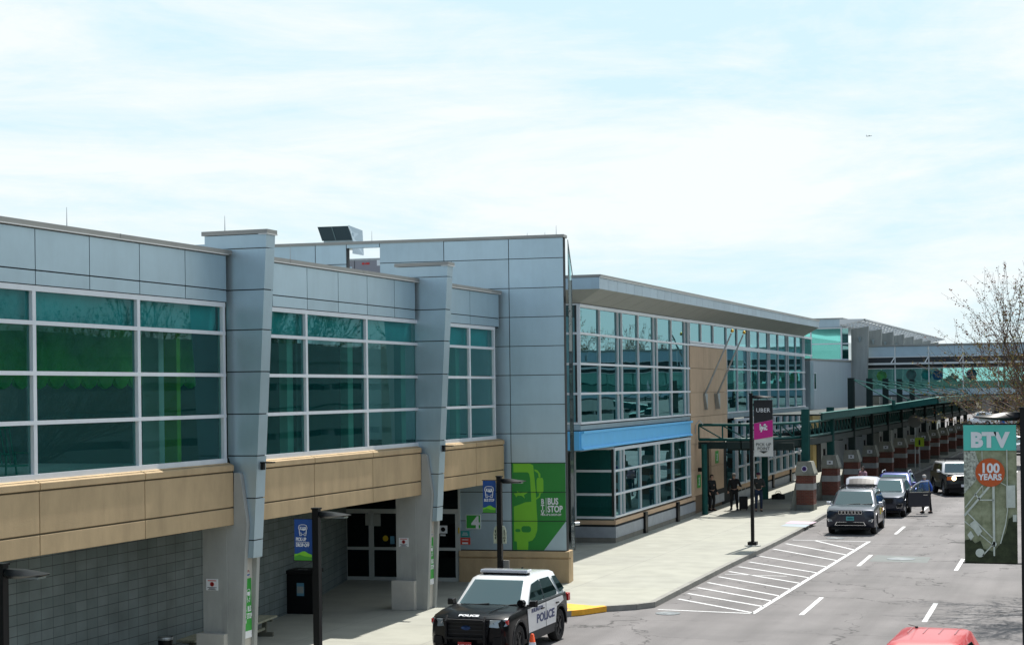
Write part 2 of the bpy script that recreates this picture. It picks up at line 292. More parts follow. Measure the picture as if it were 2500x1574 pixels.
# ------------------------------------------------------------------ left wing (glazed concourse)
A=thing('terminal_wing','long grey panelled terminal wing with teal windows over beige spandrels','building')
XA=-17.6; XG=-17.75
def panels(m,bm,ys,zs,x0,x1,gap=.012):   # panel boxes in a YZ grid
    for a,b in zip(ys,ys[1:]):
        for c,d in zip(zs,zs[1:]): m.box(x0,x1,a+gap,b-gap,c+gap,d-gap)
bays=[(6.0,32.13),(33.0,42.78),(43.3,49.0)]
for (ya,yb),pj,sj,mu in zip(bays,[[6.0,12,15.3,18.65,22.1,25.39,27.06,28.76,30.47,32.16],[33.0,34.25,35.98,37.66,39.35,41.06,42.45],[43.3,44.9,46.56,49.0]],
     [[6.0,14.9,18.4,21.8,25.26,28.66,32.15],[32.8,36.0,39.3,42.45],[43.2,46.6,49.0]],[[6.1,14.8,18.3,21.85,25.36,28.73,32.06],[33.1,35.95,39.33,42.7],[43.35,46.55,48.62]]):
    m=MB(); panels(m,None,pj,[7.89,8.15,8.88],XG-.08,XG+.03); m.build('fascia_cladding',panel,A)
    MB().box(XG-.2,XG,pj[0],pj[-1],7.86,8.9).build('fascia_backing',seam,A)
    m=MB(); m.box(XG-.4,XG+.10,ya,min(yb+.3,49.1),8.9,8.99)
    for k in range(int((yb-ya)/4)): m.box(XG-.3,XG+.105,ya+4*k+2,ya+4*k+2.012,8.9,8.995)
    m.build('coping',coping,A); MB().box(XG-.1,XG+.11,ya,yb,8.885,8.9).build('coping_drip',drip,A)
    # spandrel with reveals
    m=MB()
    for a,b in zip(sj,sj[1:]):
        m.box(XA-.25,XA,a+.012,b-.012,3.22,3.57); m.box(XA-.25,XA,a+.012,b-.012,3.60,4.32)
        m.prism([(XA-.25,a+.012,4.35),(XA+.02,a+.012,4.35),(XA+.02,a+.012,4.47),(XA-.1,a+.012,4.52),(XA-.25,a+.012,4.52)],(0,b-a-.024,0))
    m.build('spandrel',beige,A,bevel=.01); MB().box(XA-.5,XA-.03,sj[0],sj[-1],3.23,4.5).build('spandrel_backing',mat('reveal',(.12,.1,.06),.9),A)
    # window
    y0,y1=mu[0]-.05,mu[-1]+.06
    fr=MB(); rows=[4.58,5.505,6.365,7.24,7.84]
    for z,h in zip(rows,[.12,.036,.036,.036,.05]): fr.box(XG-.1,XG+.02,y0,y1,z-h,z+(.036 if z<7.8 else .045))
    for y in mu: fr.box(XG-.1,XG+.018,y-.05,y+.05,4.5,7.87)
    f=fr.build('window',frame,A); gq=MB()
    for a,b in zip([y0]+mu[1:-1],mu[1:-1]+[y1]):
        for c,d in ((4.5,5.49),(5.49,6.35),(6.35,7.22),(7.22,7.85)): e=random.uniform(-.002,.002); gq.quad((XG-.055+e,a,c),(XG-.055-e,b,c),(XG-.055-e,b,d),(XG-.055+e,a,d))
    gq.build('glass',gA,f,keep=True)
    MB().box(XG-.28,XG-.22,y0,y1,7.25,7.9).build('shadow_box',mat('spandrel_teal',(.07,.46,.52),.7,0,.3,.6),A)
# block wall below
wl=[(-19.35,6),(-19.8,28),(-20.02,36),(-20.86,41.0),(-21.8,45.06),(-22.75,48.75)]
m=MB(); m.xy(wl+[(-24,48.75),(-24,6)],.15,3.3); m.build('block_wall',block,A)
MB().box(-24.5,XG-.3,6,49.0,8.75,8.88).build('roof',mat('roof_gravel',(.3,.3,.28),.9),A)  # stops short of the rear wall: unseen gap added to light the interior
MB().box(-30,XA-.3,6,49.0,3.24,4.3).build('floor_slab',mat('soffit',(.28,.28,.25),.9),A)
wallw=mat('interior_wall',(.72,.76,.73),.8,0,.05,1)
m=MB()
for a in range(6,49,5):
    m.box(-27.2,-27,a,a+2.6,4.3,8.7); m.box(-27.2,-27,a+2.6,a+5,4.3,5.2); m.box(-27.2,-27,a+2.6,a+5,7.4,8.7)
    m.box(-27.1,-26.95,a+3.7,a+3.8,5.2,7.4); m.box(-27.1,-26.95,a+2.6,a+5,6.2,6.3)
m.build('rear_wall',wallw,A)
m=MB()
for y in (15,22.6,31.2,37,43.5): m.box(-19.2,-18.8,y,y+.4,4.3,8.7)
m.build('interior_column',wallw,A)
MB().box(-27,-18.2,6,49,4.3,4.32).build('interior_floor',mat('carpet',(.30,.36,.36),.9),A)
MB().box(-18.5,-18.2,30.9,31.05,4.32,7.25).build('lime_partition',mat('lime',(.28,.46,.04),.7),A)
MB().box(-19.3,-19.1,36.3,42.4,4.32,7.2).build('dark_screen_wall',mat('screen_dark',(.02,.025,.03),.8,0,.4,.8),A)
for y in (35.55,38.85,42.2,46.2): MB().box(-18.25,-18.05,y,y+.3,4.32,8.6).build('slim_column',mat('slim_teal',(.25,.45,.38),.7),A)
m=MB()
for y in (12,14.5,19,21.5,26.5,29): m.box(-23.4,-23.3,y,y+1.9,4.32,6.9); m.box(-23.3,-23.25,y+.05,y+.6,5.3,6.6)
m.build('panelled_wall',mat('panelled',(.45,.5,.5),.7,0,.1,1,isl=.2),A); MB().box(-22.6,-21.9,9,30,4.32,5.0).build('counter',mat('counter_dark',(.05,.06,.07),.6),A); MB().box(-22.65,-21.85,9,30,5.0,5.06).build('counter_top',wallw,A)
MB().box(-26.95,-18.1,36.1,36.2,4.32,8.7).build('partition',mat('dark_wall',(.06,.07,.07),.8),A)
sc=[]; y=10.0
while y<35.4: sc+=[(y,6.34),(y+.12,6.18),(y+.3,6.11),(y+.48,6.18)]; y+=.6
MB().yz(sc+[(35.4,8.2),(10,8.2)],-20.6,-20.5).build('scalloped_valance',mat('valance',(.13,.42,.07),.8,0,.65,.5),A)
m=MB()
for i in range(14): m.box(-26,-19,8+i*3,8.9+i*3,8.55,8.6)
m.build('ceiling_panel',mat('ceiling',(.6,.62,.6),.8),A)
# rocking chairs just inside the glass
woodm=mat('chair_green',(.05,.22,.16),.6)
def rocker(x,y,rz,label):
    t=thing('rocking_chair',label,'chair',(x,y,4.32),rz,'rocking chairs behind the glass')
    MB().box(-.25,.25,-.25,.22,.40,.43).build('seat',woodm,t)
    m=MB()
    for k in range(6): m.tube((-.22+k*.088,.22,.43),(-.24+k*.096,.42,1.1),.012,n=5)
    m.tube((-.27,.42,1.1),(.27,.42,1.1),.03,n=6); m.build('backrest',woodm,t)
    for s in (-.27,.27):
        m=MB(); m.path([(s,-.45,.1),(s,-.2,.03),(s,.1,.02),(s,.4,.06),(s,.6,.14)],.02,5); m.build('rocker',woodm,t)
        m=MB(); m.tube((s,-.22,.04),(s,-.24,.62),.02,n=6); m.tube((s,.22,.04),(s,.28,.62),.02,n=6); m.build('leg',woodm,t)
        MB().box(s-.04,s+.04,-.28,.32,.62,.645).build('armrest',woodm,t)
rocker(-18.6,24.55,R(70),'green slatted rocking chair at the left edge of the teal windows'); rocker(-18.7,26.0,R(70),'dim green rocking chair behind the first full window pane')
# piers
def nosmoking(par,x,y,z):
    s=MB().box(x-.14,x+.14,y-.012,y,z-.12,z+.12).build('notice',signw,par); 
    m=MB(); m.lathe([(.048,0),(.048,.003),(.036,.003),(.036,0)],20,at_face(x,y-.013,z+.01)); m.prism([(x-.032,y-.017,z+.034),(x-.024,y-.017,z+.042),(x+.032,y-.017,z-.014),(x+.024,y-.017,z-.022)],(0,.002,0)); m.build('symbol',red,s)
    m=MB(); 
    for zz,ww in ((.085,.10),): m.box(x-ww,x+ww,y-.016,y-.012,z+zz-.008,z+zz+.008)
    m.build('red_line',red,s); m=MB()
    for zz,ww in ((-.06,.11),(-.085,.07),(-.105,.10)): m.box(x-ww,x+ww,y-.016,y-.012,z+zz-.006,z+zz+.006)
    m.build('small_print',mat('print_grey',(.1,.1,.12),.7),s)
def busicon(m,x,z,s,put,k_=1.0):
    put0=put; put=lambda q:put0([(x+(a-x)*k_,b) for a,b in q])   # bus outline as bars; put(list of 2d points)
    pts=[(-.5,.55),(-.42,.85),(-.2,.97),(.2,.97),(.42,.85),(.5,.55),(.5,.3),(.42,.2),(.40,-.45),(.36,-.62),(.36,-.8),(.2,-.8),(.16,-.62),(-.16,-.62),(-.2,-.8),(-.36,-.8),(-.36,-.62),(-.40,-.45),(-.42,.2),(-.5,.3)]
    o=[(x+px*s,z+pz*s) for px,pz in pts]; n=len(o)
    for i in range(n):
        a=Vector(o[i]); b=Vector(o[(i+1)%n]); t=(b-a).normalized(); k=Vector((-t.y,t.x))*s*.045; e=t*s*.03
        put([tuple(a-k-e),tuple(b-k+e),tuple(b+k+e),tuple(a+k-e)])
    put([(x-.36*s,z+.62*s),(x-.36*s,z+.2*s),(x-.1*s,z+.1*s),(x+.12*s,z+.02*s),(x+.36*s,z+.16*s),(x+.36*s,z+.62*s)])
    for k in (-1,1): put([(x+k*.36*s,z-.3*s),(x+k*.14*s,z-.36*s),(x+k*.14*s,z-.44*s),(x+k*.36*s,z-.4*s)])
bsg=mat('stop_sign_green',(.03,.34,.04),.5)
def pier(Y,full,label):
    P=thing('pier',label,'pillar',(0,Y,0),0,'concrete piers with metal fins')
    slab=[(-18.36,.15),(-17.47,.15),(-17.47,.25),(-17.36,2.5),(-17.30,3.25),(-17.44,4.27),(-17.47,4.31),(-17.60,4.31),(-17.62,3.21),(-18.36,3.21)]
    m=MB(); m.xz(slab,0,.14); m.xz(slab,.54,.68); m.build('side_slab',conc,P,bevel=.012)
    MB().xz([(-18.34,.15),(-17.55,.15),(-17.47,2.5),(-17.5,3.2),(-18.34,3.2)],.14,.54).build('core',concl,P)
    m=MB(); m.box(-18.45,-17.78,-.16,0,.15,.93); m.build('base_block',concl,P,bevel=.012)
    MB().box(-18.35,-17.78,-.015,0,.93,3.2).build('pilaster',conc,P)
    # metal fin, panels split at the cladding joints
    m=MB(); zs=[2.50,2.885,3.77,4.66,5.54,6.43,7.31,8.15,9.02,9.32]
    xf=lambda z:-17.235+(z-2.5)*(.40/6.8)
    xb=lambda z:-17.40 if z<3.3 else (-17.40-.20*min(1,(z-3.3)/1.1) if z<4.4 else -17.8)
    for a,b in zip(zs,zs[1:]):
        a2=a+.012; b2=b-.012; xa=-18.3 if a>=9.0 else xb(a); xbb=-18.3 if a>=9.0 else xb(b2 if b2>4.6 else b2)
        m.xz([(xa,a2),(xf(a2),a2),(xf(b2),b2),(xbb,b2)],.14,.54)
    m.build('fin_cladding',panel,P); 
    MB().xz([(-17.40,2.52),(-17.26,2.52),(-16.88,9.0),(-17.8,9.0),(-17.8,4.4)],.16,.52).build('fin_backing',seam,P)
    MB().box(-18.36,-16.80,.11,.57,9.32,9.41).build('coping',coping,P); MB().box(-17.0,-16.79,.10,.58,9.305,9.32).build('coping_drip',drip,P)
    MB().box(-19.5,-17.78,.2,.5,8.9,9.15).build('fin_return',panel,P)
    # bracket light
    m=MB(); m.box(-17.13,-17.05,.30,.38,4.36,4.52); m.box(-17.13,-16.83,.27,.41,4.50,4.53); m.build('bracket_light',black,P)
    # sign in the channel
    zz=(lambda z:z)
    s=MB().box(-17.50,-17.485,.20,.50,.95,2.06).build('channel_sign',bsg,P,label='narrow green bus stop sign in the pier channel')
    MR=Matrix.Rotation(PI/2,4,'Z')
    def put(pp): m2.prism([(-17.483,p[0],p[1]) for p in pp],(.003,0,0))
    m2=MB(); busicon(m2,.37,1.68,.15,put); m2.build('bus_icon',signw,s)
    text('BUS\nSTOP',.16,signw,s,Matrix.Translation((-17.482,.40,1.36))@MR@RX90,sx=.55,bold=.004)
    text('B\nT\nV',.13,signw,s,Matrix.Translation((-17.482,.245,1.36))@MR@RX90,sx=.6,bold=.003)
    MB().box(-17.50,-17.486,.20,.50,.80,.95).build('sign_foot',signw,s)
    m=MB(); m.lathe([(.165,0),(.165,.01),(.001,.01)],24,Matrix.Translation((-17.495,.36,2.25))@Matrix.Rotation(PI/2,4,'Y')); r=m.build('round_sign',signw,P)
    m=MB(); m.lathe([(.14,.010),(.14,.013),(.085,.013),(.085,.010)],24,Matrix.Translation((-17.495,.36,2.25))@Matrix.Rotation(PI/2,4,'Y')); m.build('ring',mat('sign_blue',(.03,.09,.35),.5),r)
    text('R',.17,mat('sign_maroon',(.3,.01,.03),.5),r,Matrix.Translation((-17.481,.36,2.19))@MR@RX90,bold=.006)
    nosmoking(P,-18.13,-.016,1.95)
    if full: m=MB().tube((-17.9,.3,9.41),(-17.9,.3,9.75),.012,.004,6); m.build('lightning_rod',steel,P)
    return P
pier(32.15,True,'concrete pier with tall metal fin nearest the camera, at the frame left'); pier(42.45,False,'concrete pier with metal fin beside the sliding doors')
def rod(par,x,y,z,h=.35): MB().tube((x,y,z),(x,y,z+h),.010,.004,6).build('lightning_rod',steel,par)
rod(A,XG,26.4,8.99); rod(A,XG,33.9+1.3,8.99)
# ------------------------------------------------------------------ tower block
TR=math.atan2(.33,3.39)
T=thing('tower_block','tall grey metal panelled block with green bus mural','building',(-19.12,49.15,0),TR)
uc=lambda X:(X+19.12)/math.cos(TR)
UE=uc(-15.80)
zs=[1.12,2.01,2.885,3.77,4.66,5.54,6.43,7.31,8.19,9.07,9.96,10.57]
cols=[uc(-17.49),UE]
m=MB(); gp=.011
for a,b in zip(zs,zs[1:]):
    cc=[.0,cols[0],UE] if a<7.5 else ([uc(-19.3),cols[0],UE] if a<9.9 else [uc(-19.53),cols[0],UE])
    for c,d in zip(cc,cc[1:]): m.box(c+gp,d-gp,0,.06,a+gp,b-gp)
# upper screen wall to the left, with an opening
L0=uc(-25.2)
for c,d in ((L0,uc(-23.69)),(uc(-23.69),uc(-22.67)),(uc(-21.59),uc(-19.53))):
    m.box(c+gp,d-gp,0,.06,9.96+gp,10.57)
m.box(uc(-22.67)+gp,uc(-21.59)-gp,0,.06,10.46,10.57)
for c,d in ((L0,uc(-22.67)),(uc(-21.59),uc(-19.3))): m.box(c+gp,d-gp,0,.06,8.6,9.96-gp)
m.build('cladding',panel,T)
m=MB(); m.box(0,UE,.03,.3,1.1,8.8); m.box(L0,uc(-22.67),.03,.3,8.6,10.57); m.box(uc(-21.59),UE,.03,.3,8.6,10.57); m.box(uc(-22.67),uc(-21.59),.03,.3,10.47,10.57)
m.build('backing',seam,T)
MB().box(L0,UE+.03,-.04,.45,10.57,10.66).build('coping',coping,T)
MB().box(uc(-25),uc(-18.7),.3,8,1.1,8.7).build('rear_mass',panel,T)
m=MB(); m.box(-.02,UE+.08,-.10,.3,.15,.88); m.box(-.02,UE+.10,-.13,.3,.92,1.10); m.box(-.01,UE+.06,-.07,.3,.88,.92); m.box(UE-.25,UE+.06,.3,.62,.15,1.10); m.build('base',beige,T,bevel=.01)
for x,h in ((uc(-21.9),.33),(uc(-16.05),.3),(uc(-16.95),.1),(uc(-16.4),.1)): rod(T,x,.2,10.66,h)
# mural
mu=MB().xz([(cols[0]+.015,1.135),(UE-.70,1.135),(UE-.015,2.01),(UE-.015,3.765),(cols[0]+.015,3.765)],-.006,-.003); mo=mu.build('mural',mur1,T)
def ux(pp): return [(UE-.01+x,z) for x,z in pp]
m=MB()
bodyp=[(-1.62,3.75),(-1.1,3.75),(-1.0,3.70),(-.98,3.46),(-.93,2.92),(-.91,2.38),(-.89,2.02),(-.90,1.73),(-.97,1.53),(-1.06,1.42),(-1.18,1.39),(-1.19,1.14),(-1.53,1.14),(-1.54,1.39),(-1.62,1.40)]
m.xz(ux(bodyp),-.009,-.006)
m.xz(ux([(-.96,3.58),(-.87,3.55),(-.78,3.44),(-.78,3.33),(-.83,3.33),(-.85,3.46),(-.96,3.53)]),-.009,-.006)
m.xz(ux([(-.90,3.25),(-.87,3.32),(-.72,3.32),(-.69,3.25),(-.69,2.92),(-.72,2.86),(-.87,2.86),(-.90,2.92)]),-.009,-.006)
m.xz(ux([(-.82,2.86),(-.77,2.86),(-.80,2.74),(-.92,2.66),(-.92,2.71),(-.84,2.77)]),-.009,-.006)
m.build('bus_silhouette',mur2,mo)
m=MB(); m.xz(ux([(-1.62,3.49),(-1.18,3.49),(-1.13,3.45),(-1.10,3.3),(-1.07,2.60),(-1.27,2.58),(-1.41,2.52),(-1.62,2.45)]),-.012,-.009)
def rr(x0,x1,z0,z1,r,n=4):
    o=[]
    for cx,cz,a0 in ((x1-r,z1-r,0),(x0+r,z1-r,90),(x0+r,z0+r,180),(x1-r,z0+r,270)):
        for k in range(n+1): a=R(a0+90*k/n); o.append((cx+math.cos(a)*r,cz+math.sin(a)*r))
    return o
m.build('bus_window',mur1,mo); MB().xz(ux(rr(-1.39,-1.09,1.67,1.86,.08)),-.012,-.009).build('bus_headlamp',mur1,mo); MB().xz(ux(rr(-1.58,-1.42,1.68,1.77,.04)),-.012,-.009).build('bus_headlamp',mur1,mo)
m=MB(); m.xz(ux([(-1.62,2.85),(-1.50,2.86),(-1.52,2.93),(-1.42,2.86),(-1.2,2.90),(-1.17,2.88),(-1.3,2.80),(-1.27,2.70),(-1.37,2.78),(-1.50,2.78),(-1.54,2.73),(-1.57,2.79)]),-.015,-.012); m.build('aircraft_silhouette',mur2,mo)
tx=lambda s,x,z,sz,al='CENTER',bd=.006,sx=.75,sp=1: text(s,sz,signw,mo,at_face(UE-.01+x,-.016,z),align=al,bold=bd,sx=sx,space=sp)
tx('B',-.72,2.53,.22); tx('T',-.72,2.35,.22); tx('V',-.72,2.17+.02,.22); tx('BUS',-.57,2.52,.27,'LEFT',.009,.72); tx('STOP',-.57,2.29,.27,'LEFT',.009,.72); tx('PICK-UP & DROP-OFF',-.78,2.18,.085,'LEFT',.002,.78)
MB().box(UE-.63,UE-.615,-.012,-.009,2.27,2.71).build('divider',signw,mo)
m=MB()
for z in zs[1:4]: m.box(cols[0],UE,-.017,-.003,z-.008,z+.008)
m.build('mural_joint',seam,mo)
# small signs on the wall
def plate(par,name,u0,u1,z0,z1,mt,y=-.02,label=None):
    o=MB().box(u0,u1,y,y+.02,z0,z1).build(name,mt,par); 
    if label: o['label']=label
    return o
s4=plate(T,'number_sign',uc(-18.93),uc(-18.46),1.76,2.20,signw,label='green number 4 sign'); plate(s4,'sign_face',uc(-18.91),uc(-18.48),1.78,2.18,bsg,-.025); text('4',.50,signw,s4,at_face(uc(-18.62),-.028,1.79),bold=.02)
st=plate(T,'door_sign',uc(-19.10),uc(-18.82),1.51,1.70,mat('teal_sign',(.02,.28,.27),.5)); plate(st,'white_line',uc(-19.03),uc(-18.89),1.63,1.645,signw,-.024); plate(st,'white_line',uc(-19.05),uc(-18.87),1.57,1.59,signw,-.024)
sr=plate(T,'door_sign',uc(-19.11),uc(-18.80),1.28,1.49,mat('red_sign',(.55,.05,.03),.5)); plate(sr,'white_line',uc(-19.06),uc(-18.86),1.42,1.44,signw,-.024); plate(sr,'panel',uc(-19.05),uc(-18.87),1.30,1.35,signw,-.024)
# entrance doors on the same line
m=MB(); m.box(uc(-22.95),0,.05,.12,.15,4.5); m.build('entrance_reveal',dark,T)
def sliding(u0,u1,uts,label):
    d=MB(); d.box(u0,u1,-.03,.04,2.22,2.36); d.box(u0,u1,-.02,.04,.15,.26)
    for u in uts: d.box(u-.045,u+.045,-.03,.04,.15,2.3); 
    d.box(u0,u1,-.025,.035,1.09,1.18); d.box(u0-.05,u0+.01,-.035,.04,.15,3.3); d.box(u1-.01,u1+.05,-.035,.04,.15,3.3)
    o=d.build('sliding_door',mat('door_frame',(.52,.55,.53),.5,.2),T); o['label']=label
    MB().box(u0,u1,.0,.01,.2,3.3).build('glass',gD,o); return o
o1=sliding(uc(-22.82),uc(-20.9),[uc(-22.80),uc(-22.0),uc(-21.93),uc(-21.0)],'left sliding door')
o2=sliding(uc(-20.2),uc(-19.16),[uc(-20.15),uc(-19.22)],'right sliding door')
MB().box(uc(-20.9)+.05,uc(-20.2)-.05,-.03,.04,.15,3.3).build('door_pier',conc,T)
s=plate(o2,'notice',uc(-19.78),uc(-19.52),1.62,1.86,signw,-.035)
m=MB(); m.lathe([(.07,0),(.07,.003),(.055,.003),(.055,0)],20,at_face(uc(-19.65),-.036,1.74)); m.prism([(uc(-19.65)-.05,-.04,1.78),(uc(-19.65)-.04,-.04,1.79),(uc(-19.65)+.05,-.04,1.70),(uc(-19.65)+.04,-.04,1.69)],(0,.002,0)); m.build('symbol',blackp,s)
plate(o2,'notice',uc(-19.74),uc(-19.58),1.54,1.59,signw,-.035)
m=MB(); m.lathe([(.09,0),(.09,.004),(.001,.004)],20,at_face(uc(-21.5),-.035,1.45)); m.build('sticker',mat('sticker_yellow',(.6,.42,.02),.5),o1)
plate(o1,'notice',uc(-21.35),uc(-21.22),1.28,1.52,mat('sticker_blue',(.12,.3,.42),.5),-.035)
plate(o1,'notice',uc(-22.15),uc(-21.98),1.85,2.2,mat('paper',(.35,.38,.36),.8),-.032); plate(o1,'notice',uc(-21.9),uc(-21.66),1.83,2.2,mat('paper',(.35,.38,.36),.8),-.032)
plate(T,'yellow_strip',uc(-19.17),uc(-19.13),1.62,1.8,mat('sticker_yellow',(.6,.42,.02),.5),-.045)
# glass wind screen at the corner of the block
S=thing('wind_screen','tall narrow clear glass screen on the right edge of the mural block','screen',(-15.70,49.62,0),0)
m=MB(); m.box(-.012,.012,.33,.355,1.1,9.3); m.build('post',mat('screen_post',(.02,.03,.035),.5),S)
MB().yz([(0,1.2),(.33,1.2),(.33,9.6),(0,10.5)],-.005,.005).build('pane',gscreen,S)
m=MB(); m.tube((0,0,10.5),(0,.45,9.45),.012,n=6); m.build('sloping_edge',mat('screen_post',(.02,.03,.035),.5),S)
MB().tube((.0,.35,1.9),(.12,.45,1.9),.05,n=8).build('hinge_knob',steel,S)

# roof plant behind the screen wall
rz=math.atan(.1)
H=thing('roof_hood','dark sloping ventilation hood rising above the screen wall','vent',(-26.95,55.85,8.72),rz)
m=MB(); m.prism([(0.06,0,2.69),(1.2,0,2.69),(1.08,-.15,3.18),(-.06,-.15,3.18)],(0,.05,0)); m.build('louvre_face',mat('louvre',(.02,.05,.07),.4,.3),H)
m=MB(); m.prism([(1.2,0,2.2),(1.2,0,2.69),(1.10,-.15,3.2),(1.26,.9,3.1),(1.3,.9,2.2)],(.02,0,0)); m.box(.08,1.2,.1,.9,2.4,2.95); m.build('housing',panel_l,H)
MB().prism([(.57,-.02,2.69),(.60,-.02,2.69),(.49,-.17,3.18),(.46,-.17,3.18)],(0,.02,0)).build('mullion',mat('louvre_rib',(.12,.2,.22),.5),H)
U=thing('roof_unit','grey rooftop air unit seen through the gap in the screen wall','air unit',(-25.9,55.9,8.8),rz)
MB().box(0,1.5,0,1,.0,1.93).build('casing',mat('unit_grey',(.28,.27,.30),.5,.3,.04,3),U); MB().box(-.01,1.5,-.012,0,1.86,1.93).build('top_trim',steel,U); MB().box(.23,.245,-.012,0,.9,1.86).build('seam',seam,U)
MB().box(.52,.60,-.015,0,1.71,1.78).box(.62,.66,-.015,0,1.71,1.77).box(.68,.80,-.015,0,1.71,1.78).build('red_marking',red,U); MB().box(1.08,1.2,-.015,0,1.66,1.86).build('label_plate',signw,U)
V=MB(); V.tube((0,0,0),(0,0,1.0),.12,n=10); V.box(-.3,.12,-.1,.1,.55,.62); o=V.build('roof_pipe',panel_l); o.location=(-25.6,55.3,9.4); tag(o,'pale roof pipe beside the air unit in the gap','pipe')
# ------------------------------------------------------------------ glazed pavilion
GR=math.atan(.0288)
G=thing('glazed_pavilion','mirror glazed two storey pavilion with blue band and jutting metal roof','building',(-18.035,58.2,0),GR)
def gy(Y): return (Y-58.2)/math.cos(GR)
MUL=[58.2,60.96,63.66,64.28,67.0,69.72,70.35,73.1,75.9,76.6]
ztop=lambda y:9.01+.005*y
def curtain(name,mul,y0,y1,rows,topz,par=G,xo=0,dark_rows=()):
    fr=MB()
    for z in rows: fr.box(xo-.08,xo+.045,y0,y1,z-.04,z+.04)
    zt=topz(y1); fr.prism([(xo-.08,y0,topz(y0)-.12),(xo-.08,y0,topz(y0)),(xo-.08,y1,zt),(xo-.08,y1,zt-.12)],(.13,0,0))
    for y in mul: fr.box(xo-.08,xo+.04,y-.03,y+.03,rows[0],topz(y)-.03)
    f=fr.build('window',frame,par)
    # every pane tilts by a hair, as real ones do
    g=MB(); yy=[y0]+[y for y in mul if y0<y<y1]+[y1]; rz=list(rows)
    for a,b in zip(yy,yy[1:]):
        if b-a<.02: continue
        for c,d in zip(rz,rz[1:]+[None]):
            d2=topz((a+b)/2)-.05 if d is None else d; t=random.uniform(-.0025,.0025); s=random.uniform(-.0008,.0008)
            g.quad((xo-.03+t,a,c),(xo-.03-t,b,c+0),(xo-.03-t+s,b,d2),(xo-.03+t+s,a,d2))
    g.build('glass',gG,f,keep=True); return f
mul=[gy(y) for y in MUL]
curtain('w',mul,0,gy(76.9),[4.78,5.83,6.89,7.97],ztop)
MB().box(-.06,.02,0,gy(76.85),4.54,4.70).build('sill_band',panel,G)
# upper return to the left
m=MB(); m.box(-1.6,-.02,-.03,.04,8.97,9.02)
for z in (4.78,5.83,6.89,7.97): m.box(-1.6,0,-.04,.06,z-.04,z+.04)
for x in (-.52,-1.05): m.box(x-.03,x+.03,-.04,.06,4.7,9)
f=m.build('window',frame,G); MB().quad((-1.6,0,4.7),(-.02,0,4.7),(-.02,0,9.0),(-1.6,0,9.0)).build('glass',gG,f,keep=True); MB().box(-.16,-.02,-.015,.0,4.78,8.97).build('dark_jamb',dframe,f)
MB().box(-1.6,0,-.03,.05,4.54,4.72).build('sill_band',panel,G)
# blue band
m=MB(); m.xz([(.0,4.5),(.16,4.5),(.16,4.42),(.06,4.40),(.06,3.92),(.14,3.88),(.14,3.83),(0,3.83)],-.06,gy(76.8)); m.box(-1.6,.0,-.12,-.0,3.83,4.5); m.build('blue_band',blue,G,bevel=.008)
MB().box(-1.6,.0,.0,gy(62.9),3.78,3.84).build('soffit',mat('band_soffit',(.2,.25,.28),.8),G)
# lower storey
ly=gy(62.9); mulL=[gy(y) for y in (62.95,63.91,64.42,67.16,69.97,70.5,73.25,76.21,76.8)]
curtain('w',mulL,ly,gy(76.85),[1.12,1.98,2.87],lambda y:3.76)
m=MB(); m.box(-1.55,0,ly-.03,ly+.05,3.68,3.78)
for z in (1.1,1.98,2.87): m.box(-1.55,0,ly-.03,ly+.05,z-.045,z+.045)
m.box(-1.6,-1.5,ly-.03,ly+.05,1.0,3.78); f=m.build('window',frame,G); MB().quad((-1.55,ly,1.0),(-.02,ly,1.0),(-.02,ly,3.7),(-1.55,ly,3.7)).build('glass',glass('return_glass',(.3,.5,.45),(.5,.9,1),1.5,(.02,.16,.14),.4,0),f,keep=True); MB().box(-.09,-.0,ly-.035,ly-.02,1.14,3.7).build('dark_jamb',dframe,f)
m=MB(); m.box(-1.6,.07,ly-.09,gy(77.6),.84,1.0); m.build('beige_sill',beige2,G,bevel=.01)
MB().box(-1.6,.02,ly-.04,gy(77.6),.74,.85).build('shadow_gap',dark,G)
MB().box(-1.6,.07,ly-.09,gy(77.6),.34,.75).build('grey_panel',mat('zinc',(.34,.37,.41),.6,.3,.12,2.5),G)
MB().box(-1.6,.05,ly-.07,gy(77.6),.15,.34).build('plinth',mat('plinth',(.22,.21,.18),.9,0,.15,3),G)
for y in (67.3,73.4): MB().box(.05,.16,gy(y),gy(y+.42),.15,1.0).build('downpipe',black,G)
# beige block with entrance
m=MB(); ya,yb=gy(76.93),gy(85.9)
zr=[1.0,2.2,3.4,4.66,5.78,6.905,7.93]
for a,b in zip(zr,zr[1:]):
    for c,d in zip([ya,ya+3.1,gy(81.6),yb][:],[ya+3.1,gy(81.6),yb]):
        if a<3.3 and c<gy(81.6)-.1 and c>ya+1: continue
        if b<=3.41 and c>=gy(81.5): m.box(-.3,.03,c+.008,gy(84.75),a+.008,b-.008); continue
        m.box(-.3,.03,c+.008,d-.008,a+.008,b-.008)
m.build('beige_wall',beige2,G)
m=MB(); m.box(-.5,-.1,ya,yb,.15,7.9); m.build('wall_core',mat('core_brown',(.2,.14,.09),.9),G)
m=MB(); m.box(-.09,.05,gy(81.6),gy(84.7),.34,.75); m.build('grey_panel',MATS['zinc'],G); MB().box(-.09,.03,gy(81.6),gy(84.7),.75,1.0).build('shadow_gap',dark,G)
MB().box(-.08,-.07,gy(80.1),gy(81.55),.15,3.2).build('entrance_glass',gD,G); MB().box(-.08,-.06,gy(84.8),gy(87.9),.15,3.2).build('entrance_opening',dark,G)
for Y,z in ((78.2,1.65),(82.6,2.6)):
    s=MB().box(.03,.05,gy(Y),gy(Y)+.75,z-.3,z+.3).build('green_sign',bsg,G); text('3',.5,signw,s,Matrix.Translation((.053,gy(Y)+.37,z-.18))@Matrix.Rotation(PI/2,4,'Z')@RX90,bold=.015)
MB().box(.03,.28,gy(78.4),gy(78.7),2.1,2.28).build('bracket_light',black,G)
